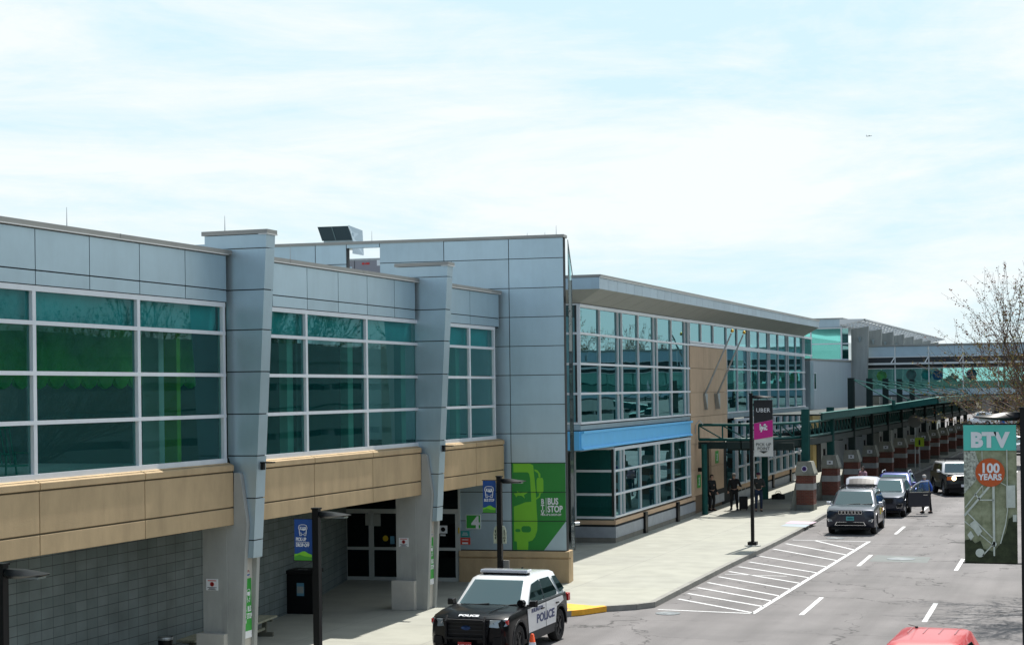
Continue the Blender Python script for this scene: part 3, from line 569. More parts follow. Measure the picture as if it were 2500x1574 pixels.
# second glazed run
M2=[85.95,88.96,92.1,92.73,95.64,98.78,99.36,102.48,105.68,106.44,109.54,112.69,113.3,116.92]
mu1=[gy(y) for y in M2 if y<114]
curtain('w',[gy(y) for y in (76.95,79.57,82.52)]+mu1[:],gy(76.93),gy(116.9),[8.12],lambda y:9.01+.0055*y)
MB().box(-.3,.05,gy(76.93),yb,7.94,8.06).build('head_band',frame,G)
curtain('w',mu1,yb,gy(113.5),[4.72,5.85,6.94],lambda y:8.08)
MB().box(-.06,.03,yb,gy(114.9),4.42,4.66).build('sill_band',panel,G)
lm=[gy(88.4+2.45*i) for i in range(11)]
fr=MB()
for z,h in ((.95,.05),(1.84,.05),(3.42,.05),(4.3,.06)): fr.box(-.08,.05,lm[0]-.2,gy(113.4),z-h,z+h)
for y in lm: fr.box(-.08,.09,y-.14,y+.14,.9,4.35)
f=fr.build('window',frame,G); MB().box(-.05,-.04,yb,gy(113.4),.9,4.3).build('glass',gG,f)
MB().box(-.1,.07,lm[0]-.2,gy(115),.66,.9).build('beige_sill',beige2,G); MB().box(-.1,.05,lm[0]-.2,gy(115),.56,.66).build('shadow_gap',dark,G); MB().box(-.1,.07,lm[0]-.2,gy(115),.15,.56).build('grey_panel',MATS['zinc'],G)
for y in (99.3,106.0,92.5): MB().box(.06,.16,gy(y),gy(y+.45),.15,.9).build('downpipe',black,G)
# interior: floors, rear wall
m=MB(); m.box(-9,-.2,.1,gy(116),4.4,4.7); m.build('floor_slab',mat('slab',(.2,.22,.22),.9),G)
MB().box(-9.2,-9,0,gy(116),.15,9.3).build('rear_wall',mat('int_dark',(.07,.10,.10),.9),G)
for y in range(3,56,6): MB().box(-3.3,-2.9,y,y+.4,.15,8.6).build('interior_column',mat('int_col',(.25,.33,.32),.8),G)
MB().box(-9.2,-.12,.1,gy(116),8.93,8.98).build('ceiling',mat('int_ceiling',(.3,.34,.34),.9),G)
# roof canopy
yA,yB=-.95,gy(113.2); zA,zB=9.46,9.87; n0=1.03
m=MB(); npan=44
for i in range(npan):
    a=yA+(yB-yA)*i/npan; b=yA+(yB-yA)*(i+1)/npan-.02; za=zA+(zB-zA)*i/npan; zb=zA+(zB-zA)*(i+1)/npan
    m.prism([(n0-.04,a,za),(n0-.04,b,zb),(n0-.04,b,zb+.41),(n0-.04,a,za+.41)],(.04,0,0))
m.build('fascia_panels',panel_l,G)
m=MB(); m.prism([(-2.2,yA,zA+.01),(n0-.02,yA,zA+.01),(n0-.02,yB,zB+.01),(-2.2,yB,zB+.01)],(0,0,.40)); m.build('roof_core',seam,G)
m=MB(); m.box(-2.2,-.56,yA-.03,yA,zA,zA+.40); m.box(-.54,-.02,yA-.03,yA,zA,zA+.40); m.box(.0,n0,yA-.03,yA,zA,zA+.40); m.build('end_fascia',panel,G)
m=MB(); m.prism([(-2.2,yA-.06,zA+.41),(n0+.05,yA-.06,zA+.41),(n0+.05,yB,zB+.41),(-2.2,yB,zB+.41)],(0,0,.09)); m.build('coping',coping,G)
m=MB(); m.prism([(n0+.0,yA-.06,zA+.395),(n0+.055,yA-.06,zA+.395),(n0+.055,yB,zB+.395),(n0+.0,yB,zB+.395)],(0,0,.015)); m.build('coping_drip',drip,G)
sof=mat('roof_soffit',(.38,.39,.36),.6,.2,.06,1.5)
m=MB(); nn=22
for i in range(nn):
    a=yA+(yB-yA)*i/nn+.012; b=yA+(yB-yA)*(i+1)/nn-.012; za=zA+(zB-zA)*i/nn; zb=zA+(zB-zA)*(i+1)/nn
    a0=max(a,0) if i else .0
    q=[(n0,a,za),(n0,b,zb),(.0,b,ztop(b)+.02),(.0,a0,ztop(a0)+.02)]
    m.quad(*q); 
m.quad((n0,yA,zA),(0,0,ztop(0)+.02),(-.5,0,ztop(0)+.02),(-.5,yA,zA)); m.quad((-.52,yA,zA),(-.52,0,9.03),(-2.2,0,9.03),(-2.2,yA,zA)); m.build('soffit',sof,G)
m=MB(); m.prism([(-2.0,0,9.03),(-.02,0,9.03),(-.02,yB,9.34),(-2.0,yB,9.34)],(0,0,.55)); m.build('soffit_backing',seam,G)
# ------------------------------------------------------------------ flag poles
def flagpole(Y,label):
    F=thing('flagpole',label,'flagpole',(-18.80+.0,Y,0),GR,'slanting flagpoles on the beige wall')
    MB().prism([(.05,-.1,5.72),(.05,.55,5.72),(.1,.25,4.95)],(.22,0,0)).build('bracket',steel,F)
    MB().tube((.2,.2,5.7),(1.55,-.05,8.55),.05,.035,10).build('pole',steel,F,smooth=1)
    MB().lathe([(.001,-.09),(.06,-.06),(.09,0),(.06,.06),(.001,.09)],12,Matrix.Translation((1.6,-.06,8.66))).build('ball',brass,F,smooth=1)
flagpole(79.9,'slanting steel flagpole with gold ball, left of the pair'); flagpole(82.6,'slanting steel flagpole with gold ball, right of the pair')
# ------------------------------------------------------------------ green walkway canopy
K=thing('walkway_canopy','dark green steel walkway canopy with lattice edge and hanging rods','canopy')
ring=[(-18.45,78.1)]+[(-17.8,78.05),(-17.1,77.95),(-16.45,77.95),(-15.9,78.3),(-15.35,79.2),(-14.9,80.2),(-14.5,81.3),(-14.3,82.2),(-14.2,83.2)]+[(-14.12,85+ i*3.7) for i in range(28)]
ch=MB(); ch.path([(x,y,4.28) for x,y in ring],.065,8); ch.path([(x,y,3.60) for x,y in ring],.075,8); ch.build('ring_chord',green,K,smooth=1)
la=MB()
dist=[0]
for a,b in zip(ring,ring[1:]): dist.append(dist[-1]+(Vector(b)-Vector(a)).length)
def rp(s):
    for i in range(len(ring)-1):
        if s<=dist[i+1]: t=(s-dist[i])/(dist[i+1]-dist[i]); a,b=Vector(ring[i]),Vector(ring[i+1]); return a+(b-a)*t
    return Vector(ring[-1])
s=0; st=1.15
while s+st<dist[-1]:
    a=rp(s); b=rp(s+st); la.tube((a.x,a.y,3.6),(a.x,a.y,4.28),.038,n=6); la.tube((a.x,a.y,4.25),(b.x,b.y,3.63),.032,n=6); s+=st
la.build('lattice',green,K)
m=MB()
for a,b in zip(ring,ring[1:]):
    a=Vector(a); b=Vector(b); t=(b-a).normalized(); nn=Vector((t.y,-t.x))*.12
    m.prism([(a.x+nn.x,a.y+nn.y,3.18),(b.x+nn.x,b.y+nn.y,3.18),(b.x+nn.x,b.y+nn.y,3.5),(a.x+nn.x,a.y+nn.y,3.5)],(-nn.x*2,-nn.y*2,0))
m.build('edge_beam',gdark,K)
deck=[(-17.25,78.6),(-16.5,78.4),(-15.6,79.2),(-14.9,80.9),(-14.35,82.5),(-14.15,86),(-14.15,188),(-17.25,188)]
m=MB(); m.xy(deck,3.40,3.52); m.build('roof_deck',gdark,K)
wz=lambda X:4.58+max(0,X+14.0)*.15
wing=[(-14.0,85.5),(-12.4,100.2),(-9.8,100.2),(-10.0,120),(-10.3,150),(-10.5,186),(-14.0,186)]
m=MB(); m.prism([(x,y,wz(x)-.02) for x,y in wing],(0,0,.06)); m.xy([(-17.3,87),(-14.0,87),(-14.0,186),(-17.3,186)],4.52,4.60); m.build('wing_roof',gdark,K)
m=MB()
for a,b in zip(wing[:-1],wing[1:-1]):
    dx=.08
    m.prism([(a[0],a[1],wz(a[0])-.26),(b[0],b[1],wz(b[0])-.26),(b[0],b[1],wz(b[0])+.08),(a[0],a[1],wz(a[0])+.08)],(dx,-dx,0) if a[1]!=b[1] else (0,-.12,0))
m.build('top_beam',green,K)
m=MB()
for a,b in zip(wing[:-1],wing[1:-1]): m.prism([(a[0]-.1,a[1],wz(a[0])+.08),(b[0]-.1,b[1],wz(b[0])+.08),(b[0]+.12,b[1]-.14,wz(b[0])+.08),(a[0]+.12,a[1]-.14,wz(a[0])+.08)],(0,0,.03))
m.build('beam_flange',mat('flange_green',(.03,.20,.17),.45,0,.1,3),K)
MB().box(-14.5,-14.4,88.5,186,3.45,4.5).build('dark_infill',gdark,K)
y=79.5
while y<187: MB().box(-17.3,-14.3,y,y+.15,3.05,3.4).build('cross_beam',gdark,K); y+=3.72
for i in range(5):
    Y=97.1+7.43*i-.45
    for xe,ye in ((-12.2,Y+3.2),(-10.05,Y+4.2)):
        m=MB(); a=Vector((-14.05,Y,6.36)); b=Vector((xe,ye,wz(xe)+.25)); m.tube(a,b,.033,n=6); c=a.lerp(b,.35); d=(b-a).normalized()*.22; m.tube(c-d,c+d,.06,n=6); m.build('hanging_rod',mat('rod_green',(.02,.16,.14),.45),K)
for i in range(5):
    Y=97.1+7.43*i
    for xe,ye in ((-12.2,Y+2.8),(-10.05,Y+3.8)): MB().box(xe-.09,xe+.09,ye-.25,ye+.1,wz(xe),wz(xe)+.32).build('rod_bracket',green,K)
m=MB(); m.tube((-18.15,77.87,.15),(-18.15,77.87,3.4),.135,n=14); m.build('column',green,K,smooth=1)
m=MB(); m.tube((-17.57,89.2,.15),(-17.57,89.2,3.4),.17,n=14); m.build('column',green,K,smooth=1)
m=MB(); m.path([(-18.2,77.9,4.3),(-18.35,77.8,4.5),(-18.5,77.7,4.3),(-18.52,77.7,3.9)],.02,6); m.build('conduit',steel,K)
# brick piers carrying it
def brickpier(i,mast,extra):
    Y=82.2+7.43*i
    P=thing('brick_pier',extra,'pillar',(-14.1,Y,0),0,'banded brick piers along the walkway')
    m=MB()
    for z0,z1 in ((.42,1.12),(1.42,1.80)): m.box(-.42,.42,-1.0,-.2,z0,z1) if False else m.box(-.40,.40,-1.05,-.15,z0,z1)
    m.build('brick_shaft',brick,P,bevel=.006)
    MB().box(-.41,.41,-1.06,-.14,1.12,1.42).build('white_band',mat('band_white',(.34,.35,.34),.8,0,.15,3),P)
    MB().box(-.42,.42,-1.07,-.13,.15,.42).build('plinth',mat('pier_plinth',(.16,.17,.15),.9,0,.2,3),P)
    m=MB(); m.loft([[(-.42,-1.08,1.80),(.46,-1.08,1.80),(.46,-.1,1.80),(-.42,-.1,1.80)],[(-.44,-1.1,1.9),(.47,-1.1,1.9),(.47,-.08,1.9),(-.44,-.08,1.9)],[(-.36,-1.0,2.46),(.30,-1.0,2.46),(.30,-.2,2.46),(-.36,-.2,2.46)]]); m.build('stone_cap',mat('pier_stone',(.30,.30,.25),.85,0,.2,2,streak=.4),P)
    m=MB(); m.prism([(-.40,-.9,.15),(-.72,-.9,.15),(-.40,-.9,1.8)],(0,.7,0)); m.build('buttress',mat('pier_stone',(.30,.30,.25),.85,0,.2,2,streak=.4),P)
    h=6.45 if mast else (4.92 if i<2 else 4.5)
    c=MB(); c.box(-.20,.15,-.62,-.56,2.3,h); c.box(-.20,.15,-.34,-.28,2.3,h); c.box(-.02,.04,-.55,-.35,2.3,h); c.build('green_column',green if i<2 else gdark,P)  # columns under the canopy: the darker green paints in its shade
    m=MB(); m.box(-.36,-.28,-.8,-.5,2.46,2.78); m.build('spotlight',black,P)
    if i==0:
        m=MB(); m.lathe([(.14,0),(.14,.01),(.001,.01)],20,at_face(.0,-1.09,2.12)); o=m.build('round_plate',signw,P); m=MB(); m.lathe([(.11,.01),(.11,.014),(.04,.014),(.04,.01)],18,at_face(.0,-1.09,2.12)); m.build('plate_emblem',mat('purple',(.07,.03,.2),.6),o)
    else:
        o=MB().box(-.13,.17,-1.1,-1.07,2.0,2.2).build('number_plate',signw,P); m=MB(); m.box(-.03,.07,-1.11,-1.1,2.06,2.14); m.build('plate_emblem',mat('print_grey',(.1,.1,.12),.7),o)
desc=['banded brick pier with round emblem plate, nearest on the walkway','second banded brick pier, beside the open car boot','third banded brick pier along the walkway','fourth banded brick pier along the walkway, behind the woman','fifth banded brick pier along the walkway','sixth banded brick pier along the walkway','seventh banded brick pier along the walkway','eighth banded brick pier in the canopy shade','ninth banded brick pier in the canopy shade','tenth banded brick pier deep in the canopy shade','eleventh banded brick pier deep in the canopy shade','twelfth banded brick pier far along the walkway','thirteenth banded brick pier, farthest along the walkway']
for i in range(13): brickpier(i,2<=i<=6,desc[i])
# ------------------------------------------------------------------ white box, far hall and skybridge
a3=math.atan(.0605)
B=thing('white_annex','windowless pale metal clad annex with one narrow slot window','building',(-19.6,115.5,0),-a3)
m=MB(); m.box(-4,0,0,13.2,4.45,7.78); m.build('cladding',mat('pale_cladding',(.50,.57,.62),.5,.25,.05,.8,stretch=(1,3,.3)),B)
MB().box(-4,.04,-.04,13.2,7.78,7.9).build('coping',coping,B)
MB().box(-.4,.012,-.012,.9,4.45,7.7).build('corner_return',panel,B)
f=MB().box(0,.02,1.0,1.75,5.75,6.95).build('slot_window',frame,B); MB().box(.02,.025,1.1,1.6,5.85,6.88).build('glass',gD,f)
MB().box(-3.5,-.15,1.2,13,.15,4.45).build('ground_wall',mat('tan_wall',(.5,.38,.16),.8,0,.06,1),B)
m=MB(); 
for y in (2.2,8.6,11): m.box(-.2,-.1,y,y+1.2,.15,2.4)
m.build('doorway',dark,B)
MB().box(-.17,-.08,3.4,13,.15,4.0).build('pale_wall',mat('lower_grey',(.36,.38,.38),.8,0,.08,1),B)
Hh=thing('far_hall','glazed far hall with concrete fins under a slatted sunshade','building',(0,0,0))
m=MB(); m.box(-24,-19.25,127.7,150,10.38,10.98); m.build('roof_edge',panel_l,Hh); MB().box(-24,-19.2,127.6,150,10.98,11.05).build('coping',coping,Hh)
m=MB(); 
for z in (7.98,9.15,10.3): m.box(-24,-19.3,127.72,127.8,z-.04,z+.04)
for x in (-19.35,-21.6,-23.8): m.box(x-.05,x+.05,127.7,127.82,7.95,10.35)
f=m.build('window',frame,Hh); MB().box(-24,-19.3,127.78,127.79,7.95,10.35).build('glass',gA,f)
m=MB()
for z in (7.98,9.15,10.3): m.box(-19.3,-18.85,127.75,127.85,z-.04,z+.04)
m.build('side_frame',frame,Hh); MB().box(-19.3,-18.85,127.8,127.81,7.95,10.3).build('side_glass',gG,Hh)
MB().box(-26,-18.9,127.8,200,.15,7.95).build('wall',mat('lower_grey',(.36,.38,.38),.8,0,.08,1),Hh)
MB().box(-26,-25.8,127.8,200,7.95,10.4).build('rear_wall',wallw,Hh)
finm=mat('fin_concrete',(.33,.35,.34),.85,0,.18,.9,stretch=(3,3,.4))
for i in range(8):
    Y=128.75+7.35*i; m=MB(); m.xz([(-18.82,.15),(-17.75,.15),(-17.75,4.4),(-17.52,10.42),(-18.78,10.25)],Y,Y+.55); o=m.build('concrete_fin',finm,Hh)
    MB().prism([(-18.25,Y-.25,9.62),(-18.05,Y-.25,9.62),(-18.12,Y-.02,9.25),(-18.18,Y-.02,9.25)],(0,.24,0)).build('sconce',panel_l,o)
m=MB(); m.prism([(-19.26,126.4,10.4),(-19.26,126.4,10.9),(-17.42,126.4,10.88),(-17.42,126.4,10.8)],(0,.08,0)); m.build('end_panel',white,Hh)
m=MB(); m.box(-17.5,-17.4,126.4,186,10.78,10.88); m.box(-19.2,-19.1,126.4,186,10.40,10.5)
for k in range(6): x=-19.0+k*.28; z=10.44+k*.062; m.box(x,x+.05,126.4,186,z,z+.05)
for k in range(32): y=126.5+k*1.9; m.prism([(-19.2,y,10.38),(-17.4,y,10.76),(-17.4,y,10.84),(-19.2,y,10.46)],(0,.08,0))
m.build('sunshade',mat('shade_white',(.62,.64,.66),.5),Hh)
KB=thing('skybridge','long glazed skybridge spanning the road beyond the canopy','bridge',(0,0,0))
y=130.0
MB().box(-17.9,14,y-.1,y+5,8.94,9.05).build('roof_coping',coping,KB)
m=MB(); 
for a,b in zip([-17.9,-15.75,-13.3,-10.85,-8.35,-5.9,-3.4,-1,1.5,4,7,10,14],[-15.75,-13.3,-10.85,-8.35,-5.9,-3.4,-1,1.5,4,7,10,14,14.1]): m.box(a+.03,b-.03,y,y+.2,8.14,8.9)
m.build('upper_cladding',panel_l,KB); 
m=MB(); m.box(-17.9,14,y-.02,y+.1,8.10,8.16); m.box(-17.9,14,y-.45,y-.1,7.56,7.70); m.box(-17.9,14,y-.02,y+.1,7.25,7.31)
for x in (-15.75,-13.3,-10.85,-8.35,-5.9,-3.4): m.box(x-.04,x+.04,y-.05,y+.08,5.75,8.9); m.tube((x,y,8.15),(x-.25,y-.4,7.68),.04,n=6); 
m.build('sunshade_rail',drip,KB)
MB().quad((-17.9,y+.12,5.75),(14,y+.12,5.75),(14,y+.12,8.14),(-17.9,y+.12,8.14)).build('glass',glass('bridge_glass',(.42,.85,.76),(.6,.95,.95),1.4,(.03,.30,.27),.2,.0),KB,keep=True)
MB().box(-17.9,14,y+.05,y+.3,7.3,8.14).build('dark_clerestory',mat('clerestory',(.015,.02,.025),.4),KB)
MB().box(-17.9,14,y-.05,y+.3,5.32,5.76).build('lower_cladding',panel,KB)
MB().box(-17.9,14,y+.2,y+5,5.2,5.4).build('deck',mat('slab',(.2,.22,.22),.9),KB)
MB().box(-17.9,14,y+4.8,y+4.9,5.4,6.3).build('rear_sill',wallw,KB)
m=MB()
for k in range(14): m.box(-17.5+k*2.3,-17.35+k*2.3,y+4.6,y+4.8,5.4,8.9)
m.build('rear_mullion',wallw,KB)
for x,c,z in ((-16.9,(.9,.85,.05),6.75),(-14.72,(.95,.28,.35),6.82),(-13.6,(.1,.7,.8),6.8),(-12.8,(.06,.03,.55),6.75),(-10.35,(.05,.02,.25),6.78)):
    m=MB(); m.lathe([(.001,-.4),(.28,-.3),(.4,0),(.28,.3),(.001,.4)],18,Matrix.Translation((x,y+1.2,z))); o=m.build('paper_lantern',mat('lantern%d'%int(-x*10),c,.8),None,smooth=60)
    tag(o,{-16.9:'yellow round lantern hanging behind the skybridge glass',-14.72:'dusky red round lantern hanging behind the skybridge glass',-13.6:'faint turquoise round lantern behind the skybridge glass',-12.8:'dark blue round lantern hanging behind the skybridge glass',-10.35:'nearly black round lantern hanging behind the skybridge glass'}[x],'lantern')
# ------------------------------------------------------------------ lamp posts with banners
def lamp_head(par,z,sgn=1,L_=.62,k=1.0):
    h=MB(); rings=[]
    for t,wd,up,dn in ((0,.035,.03,-.03),(.08,.06,.035,-.06),(.35,.12,.03,-.06),(.6,.15,.012,-.045),(.85,.13,-.002,-.03),(1,.03,-.008,-.018)):
        x=sgn*(.05+t*L_); rings.append([(x,-wd*k,z+dn*.6),(x,-wd*k*.6,z+up*k),(x,wd*k*.6,z+up*k),(x,wd*k,z+dn*.6),(x,wd*k*.5,z+dn*k),(x,-wd*k*.5,z+dn*k)])
    h.loft(rings); o=h.build('lamp_head',black,par,smooth=50)
    MB().box(*sorted((sgn*(.1+L_*.42),sgn*(.02+L_*.9))),-.07*k,.07*k,z-.055*k,z-.035*k).build('lens',lampg,o); return o
def post(label,x,y,z0,h,wd,sgn=1,L_=.62,foot=False):
    P=thing('lamp_post',label,'lamp post',(x,y,z0))
    m=MB(); m.box(-wd/2,wd/2,-wd/2,wd/2,0,h); m.box(-wd*.62,wd*.62,-wd*.62,wd*.62,h-.02,h+.01); m.build('pole',black,P)
    if foot:
        MB().box(-.16,.16,-.16,.16,.02,.16).build('base_cover',black,P); m=MB(); m.lathe([(.30,-.0),(.30,.03),(.26,.04)],20); m.build('footing',conc,P)
    lamp_head(P,h-.11,sgn,L_*1.1,1.35); return P
def banner(label,cat,x,y,z0,z1,x0,x1,mt,side=1):
    B=thing('banner',label,cat,(x,y,0))
    m=MB(); n=10; rows=[]
    for i in range(n+1):
        z=z0+(z1-z0)*i/n; row=[]
        for j in range(7):
            t=j/6; row.append((x0+(x1-x0)*t,-.012*math.sin(t*PI*2)*math.sin(i/n*PI)-.006,z))
        rows.append(row)
    for i in range(n):
        for j in range(6): m.quad(rows[i][j],rows[i][j+1],rows[i+1][j+1],rows[i+1][j])
    o=m.build('cloth',mt,B); sm=o.modifiers.new('thick','SOLIDIFY'); sm.thickness=.004
    a=MB(); 
    for z in (z0-.01,z1+.01): a.tube((0 if x0>0 else 0,0,z),(x1+.03 if x0>0 else x0-.03,0,z),.010,n=6)
    a.build('bracket_arm',steel if x0>0 else black,B)
    return B
def hills(B,x0,x1,z0,h,y=-.024):
    w_=x1-x0
    MB().xz([(x0,z0),(x1,z0),(x1,z0+h*.8),(x0+w_*.8,z0+h*.95),(x0+w_*.6,z0+h*1.25),(x0+w_*.45,z0+h*1.2),(x0+w_*.2,z0+h*.9),(x0,z0+h*.85)],y,y+.002).build('hill_band',mur2,B)
    MB().xz([(x0,z0),(x1,z0),(x1,z0+h*.45),(x0+w_*.6,z0+h*.55),(x0+w_*.3,z0+h*.75),(x0,z0+h*.5)],y-.003,y-.001).build('hill_shadow',mat('hill_green',(.06,.30,.03),.6),B)
def navy_banner(P,x,y,lab,x0,x1,z0,z1,words,sz,isz,icz):
    B=banner(lab,'banner',x,y,z0,z1,x0,x1,navy); w_=x1-x0; hills(B,x0,x1,z0,(z1-z0)*.18)
    m=MB(); yy=-.026
    def put(pp): m.prism([(p[0],yy,p[1]) for p in pp],(0,.002,0))
    cx=(x0+x1)/2; s=isz; zt=icz; busicon(m,cx,zt,s,put,1.5); m.build('bus_icon',signw,B)
    text('BTV',s*.42,navy,B,at_face(cx,yy-.003,zt+s*.27),bold=.001)
    for wd,zz,al in words: text(wd,sz,signw,B,at_face(cx if al=='C' else x0+w_*.1,yy,zz),align='CENTER' if al=='C' else 'LEFT',sx=.64,bold=.003)
    return B
p1=post('black lamp post at the left edge of the frame',-14.2,19.5,.15,3.57,.125)
p2=post('black lamp post beside the pick-up and drop-off banner',-14.81,30.35,.15,3.57,.13)
p3=post('black lamp post behind the police car',-15.45,42.6,.15,3.57,.125)
p4=post('tall black lamp post with the ride pick-up banner',-12.82,62.63,.15,5.60,.115,1,.72,True)
# base line of the sign pushes
B2=navy_banner(p2,-14.81,30.35,'blue banner reading pick-up drop-off with bus symbol',-.475,-.095,2.70,3.50,[('PICK-UP',3.08,'L'),('DROP-OFF',2.968,'L')],.095,.12,3.28)
MB().box(-.44,-.15,-.028,-.026,3.052,3.06).build('rule',signw,B2)
B3=navy_banner(p3,-15.45,42.6,'blue banner reading bus stop on the lamp post by the mural',-.46,-.10,2.76,3.60,[('BUS STOP',3.055,'C')],.10,.165,3.29)
# round-top bus stop plates on post 3
SB=thing('bus_stop_plate','pale round topped bus stop plates strapped to the post','sign',(-15.45,42.6,0))
for s,wds in ((1,'S\nT\nO\nP'),(-1,'B\nU\nS\n')):
    pts=[(s*.07,1.95),(s*.07,2.42),(s*.12,2.40),(s*.16,2.33),(s*.18,2.25),(s*.18,1.95)]
    o=MB().xz(pts,.0,.015).build('plate',mat('plate_cream',(.45,.50,.38),.6),SB); text(wds,.09,blackp,o,at_face(s*.125,-.004,2.24),bold=.003,sx=.8)
MB().box(.05,.22,.05,.12,.15,1.5).build('post_box',mat('box_grey',(.2,.2,.19),.6),SB)
# UBER / lyft banner
UB=banner('tall banner black pink and white reading pick up point','banner',-12.82,62.63,3.45,5.50,.10,.80,mat('banner_pale',(.62,.63,.60),.8,0,.04,6))
MB().xz([(.10,4.66),(.80,4.80),(.80,5.5),(.10,5.5)],-.026,-.024).build('black_field',mat('banner_black',(.015,.016,.02),.7,0,.3,8),UB)
MB().xz([(.10,4.05),(.80,4.17),(.80,4.785),(.10,4.65)],-.026,-.024).build('pink_field',mat('banner_pink',(.55,.015,.24),.7),UB)
text('UBER',.21,signw,UB,at_face(.45,-.029,5.07),bold=.001,space=1.08,sx=1.0)
text('lyft',.30,signw,UB,at_face(.45,-.029,4.42),bold=.011,space=.84,sx=.95)
text('PICK UP',.155,mat('ink',(.03,.035,.03),.7),UB,at_face(.45,-.027,3.83),bold=0,sx=1.0); text('POINT',.155,MATS['ink'],UB,at_face(.45,-.027,3.68),bold=0)
MB().xz([(.29,3.64),(.61,3.64),(.45,3.55)],-.028,-.026).build('arrow',MATS['ink'],UB)
# BTV 100 years banner
p5=post('black lamp post at the right edge with the anniversary banner',-1.2,0,0,5.62,.13,-1,.62)
# (continued) anniversary banner, furniture, vehicles, people, trees
p5.location=(-1.315,26.05,0)
am,an,al,ab_=nodes('aerial_print'); t_=an.new('ShaderNodeTexCoord'); z_=an.new('ShaderNodeTexNoise'); z_.inputs['Scale'].default_value=7; z_.inputs['Detail'].default_value=8; z_.inputs['Roughness'].default_value=.7
al.new(t_.outputs['Object'],z_.inputs[0]); r_=an.new('ShaderNodeValToRGB'); e_=r_.color_ramp.elements; e_[0].position=.3; e_[0].color=(.17,.19,.10,1); e_[1].position=.72; e_[1].color=(.42,.44,.29,1); al.new(z_.outputs[0],r_.inputs[0]); al.new(r_.outputs[0],ab_.inputs['Base Color']); ab_.inputs['Roughness'].default_value=.8
BX0,BX1,BZ0,BZ1=-.865,-.12,3.36,5.37
BB=banner('tall turquoise topped 100 years banner with an aerial photo of runways','banner',-1.315,26.05,BZ0,BZ1,BX0,BX1,am)
bw=BX1-BX0; bh=BZ1-BZ0
def bp(u,v): return (BX0+u*bw,BZ1-v*bh)      # u right, v down (0..1)
def bpoly(name,pts,mt,y): return MB().xz([bp(*p) for p in pts],y,y+.002).build(name,mt,BB)
teal=mat('banner_teal',(.10,.58,.48),.7)
bpoly('teal_field',[(0,0),(1,0),(1,.185),(0,.185)],teal,-.027)
rw=mat('runway_pale',(.58,.62,.55),.8,0,.15,9); dk=mat('wood_dark',(.035,.045,.02),.9,0,.5,8); gr=mat('town_grey',(.38,.40,.34),.9,0,.8,28)
bpoly('dark_woods',[(0,.84),(.12,.83),(.2,.86),(.3,.84),(.36,.90),(.55,.92),(.68,.86),(.78,.78),(.84,.68),(.93,.66),(1,.68),(1,1),(0,1)],dk,-.026)
bpoly('town_area',[(0,.19),(.22,.19),(.3,.3),(.24,.40),(.1,.46),(0,.50)],gr,-.026)
m=MB()
def bl(a,b,w=.012,y=-.030):
    a=Vector(bp(*a)); b=Vector(bp(*b)); t=(b-a).normalized(); k=Vector((-t.y,t.x))*bw*w; m.xz([tuple(a+k),tuple(b+k),tuple(b-k),tuple(a-k)],y,y+.002)
for a,b,ww in (((.56,.34),(.56,.87),.022),((.56,.34),(.02,.60),.011),((.54,.42),(.0,.66),.02),((.56,.36),(.62,.40),.02),((.62,.40),(.80,.44),.006),((.82,.18),(.82,.62),.009),((.82,.62),(.78,.72),.008),((.78,.72),(.68,.86),.01),((.30,.545),(.56,.545),.012),((.06,.64),(.53,.82),.011),((.0,.70),(.5,.86),.009),((.2,.50),(.3,.54),.015),((.34,.95),(.54,.865),.011),((.56,.87),(.56,.95),.015),((.35,.19),(.36,.50),.006)): bl(a,b,ww)
for c in ((.29,.93,.085),(.56,.865,.05)):
    x,z=bp(c[0],c[1]); r=c[2]*bw; m.xz([(x+math.cos(k*PI/8)*r,z+math.sin(k*PI/8)*r) for k in range(16)],-.030,-.028)
for q in ([(.80,.44),(.97,.435),(.97,.60),(.80,.60)],[(.10,.72),(.20,.69),(.34,.77),(.26,.81)],[(.05,.80),(.12,.77),(.18,.81),(.12,.84)],[(.92,.65),(.99,.65),(.99,.70),(.92,.70)]): m.xz([bp(*p) for p in q],-.031,-.029)
m.build('runway_lines',rw,BB)
text('BTV',.29,signw,BB,at_face((BX0+BX1)/2-.005,-.034,BZ1-.315),bold=.017,sx=1.02,space=1.02)
x,z=bp(.5,.345); r=.208
m=MB(); m.lathe([(r,0),(r,.003),(.001,.003)],36,at_face(x,-.033,z)); o=m.build('orange_disc',mat('disc_orange',(.55,.10,.02),.7),BB)
text('100',.19,signw,o,at_face(x,-.040,z+.0),bold=.007,sx=.95); text('YEARS',.12,signw,o,at_face(x,-.040,z-.105),bold=.005,sx=.95)
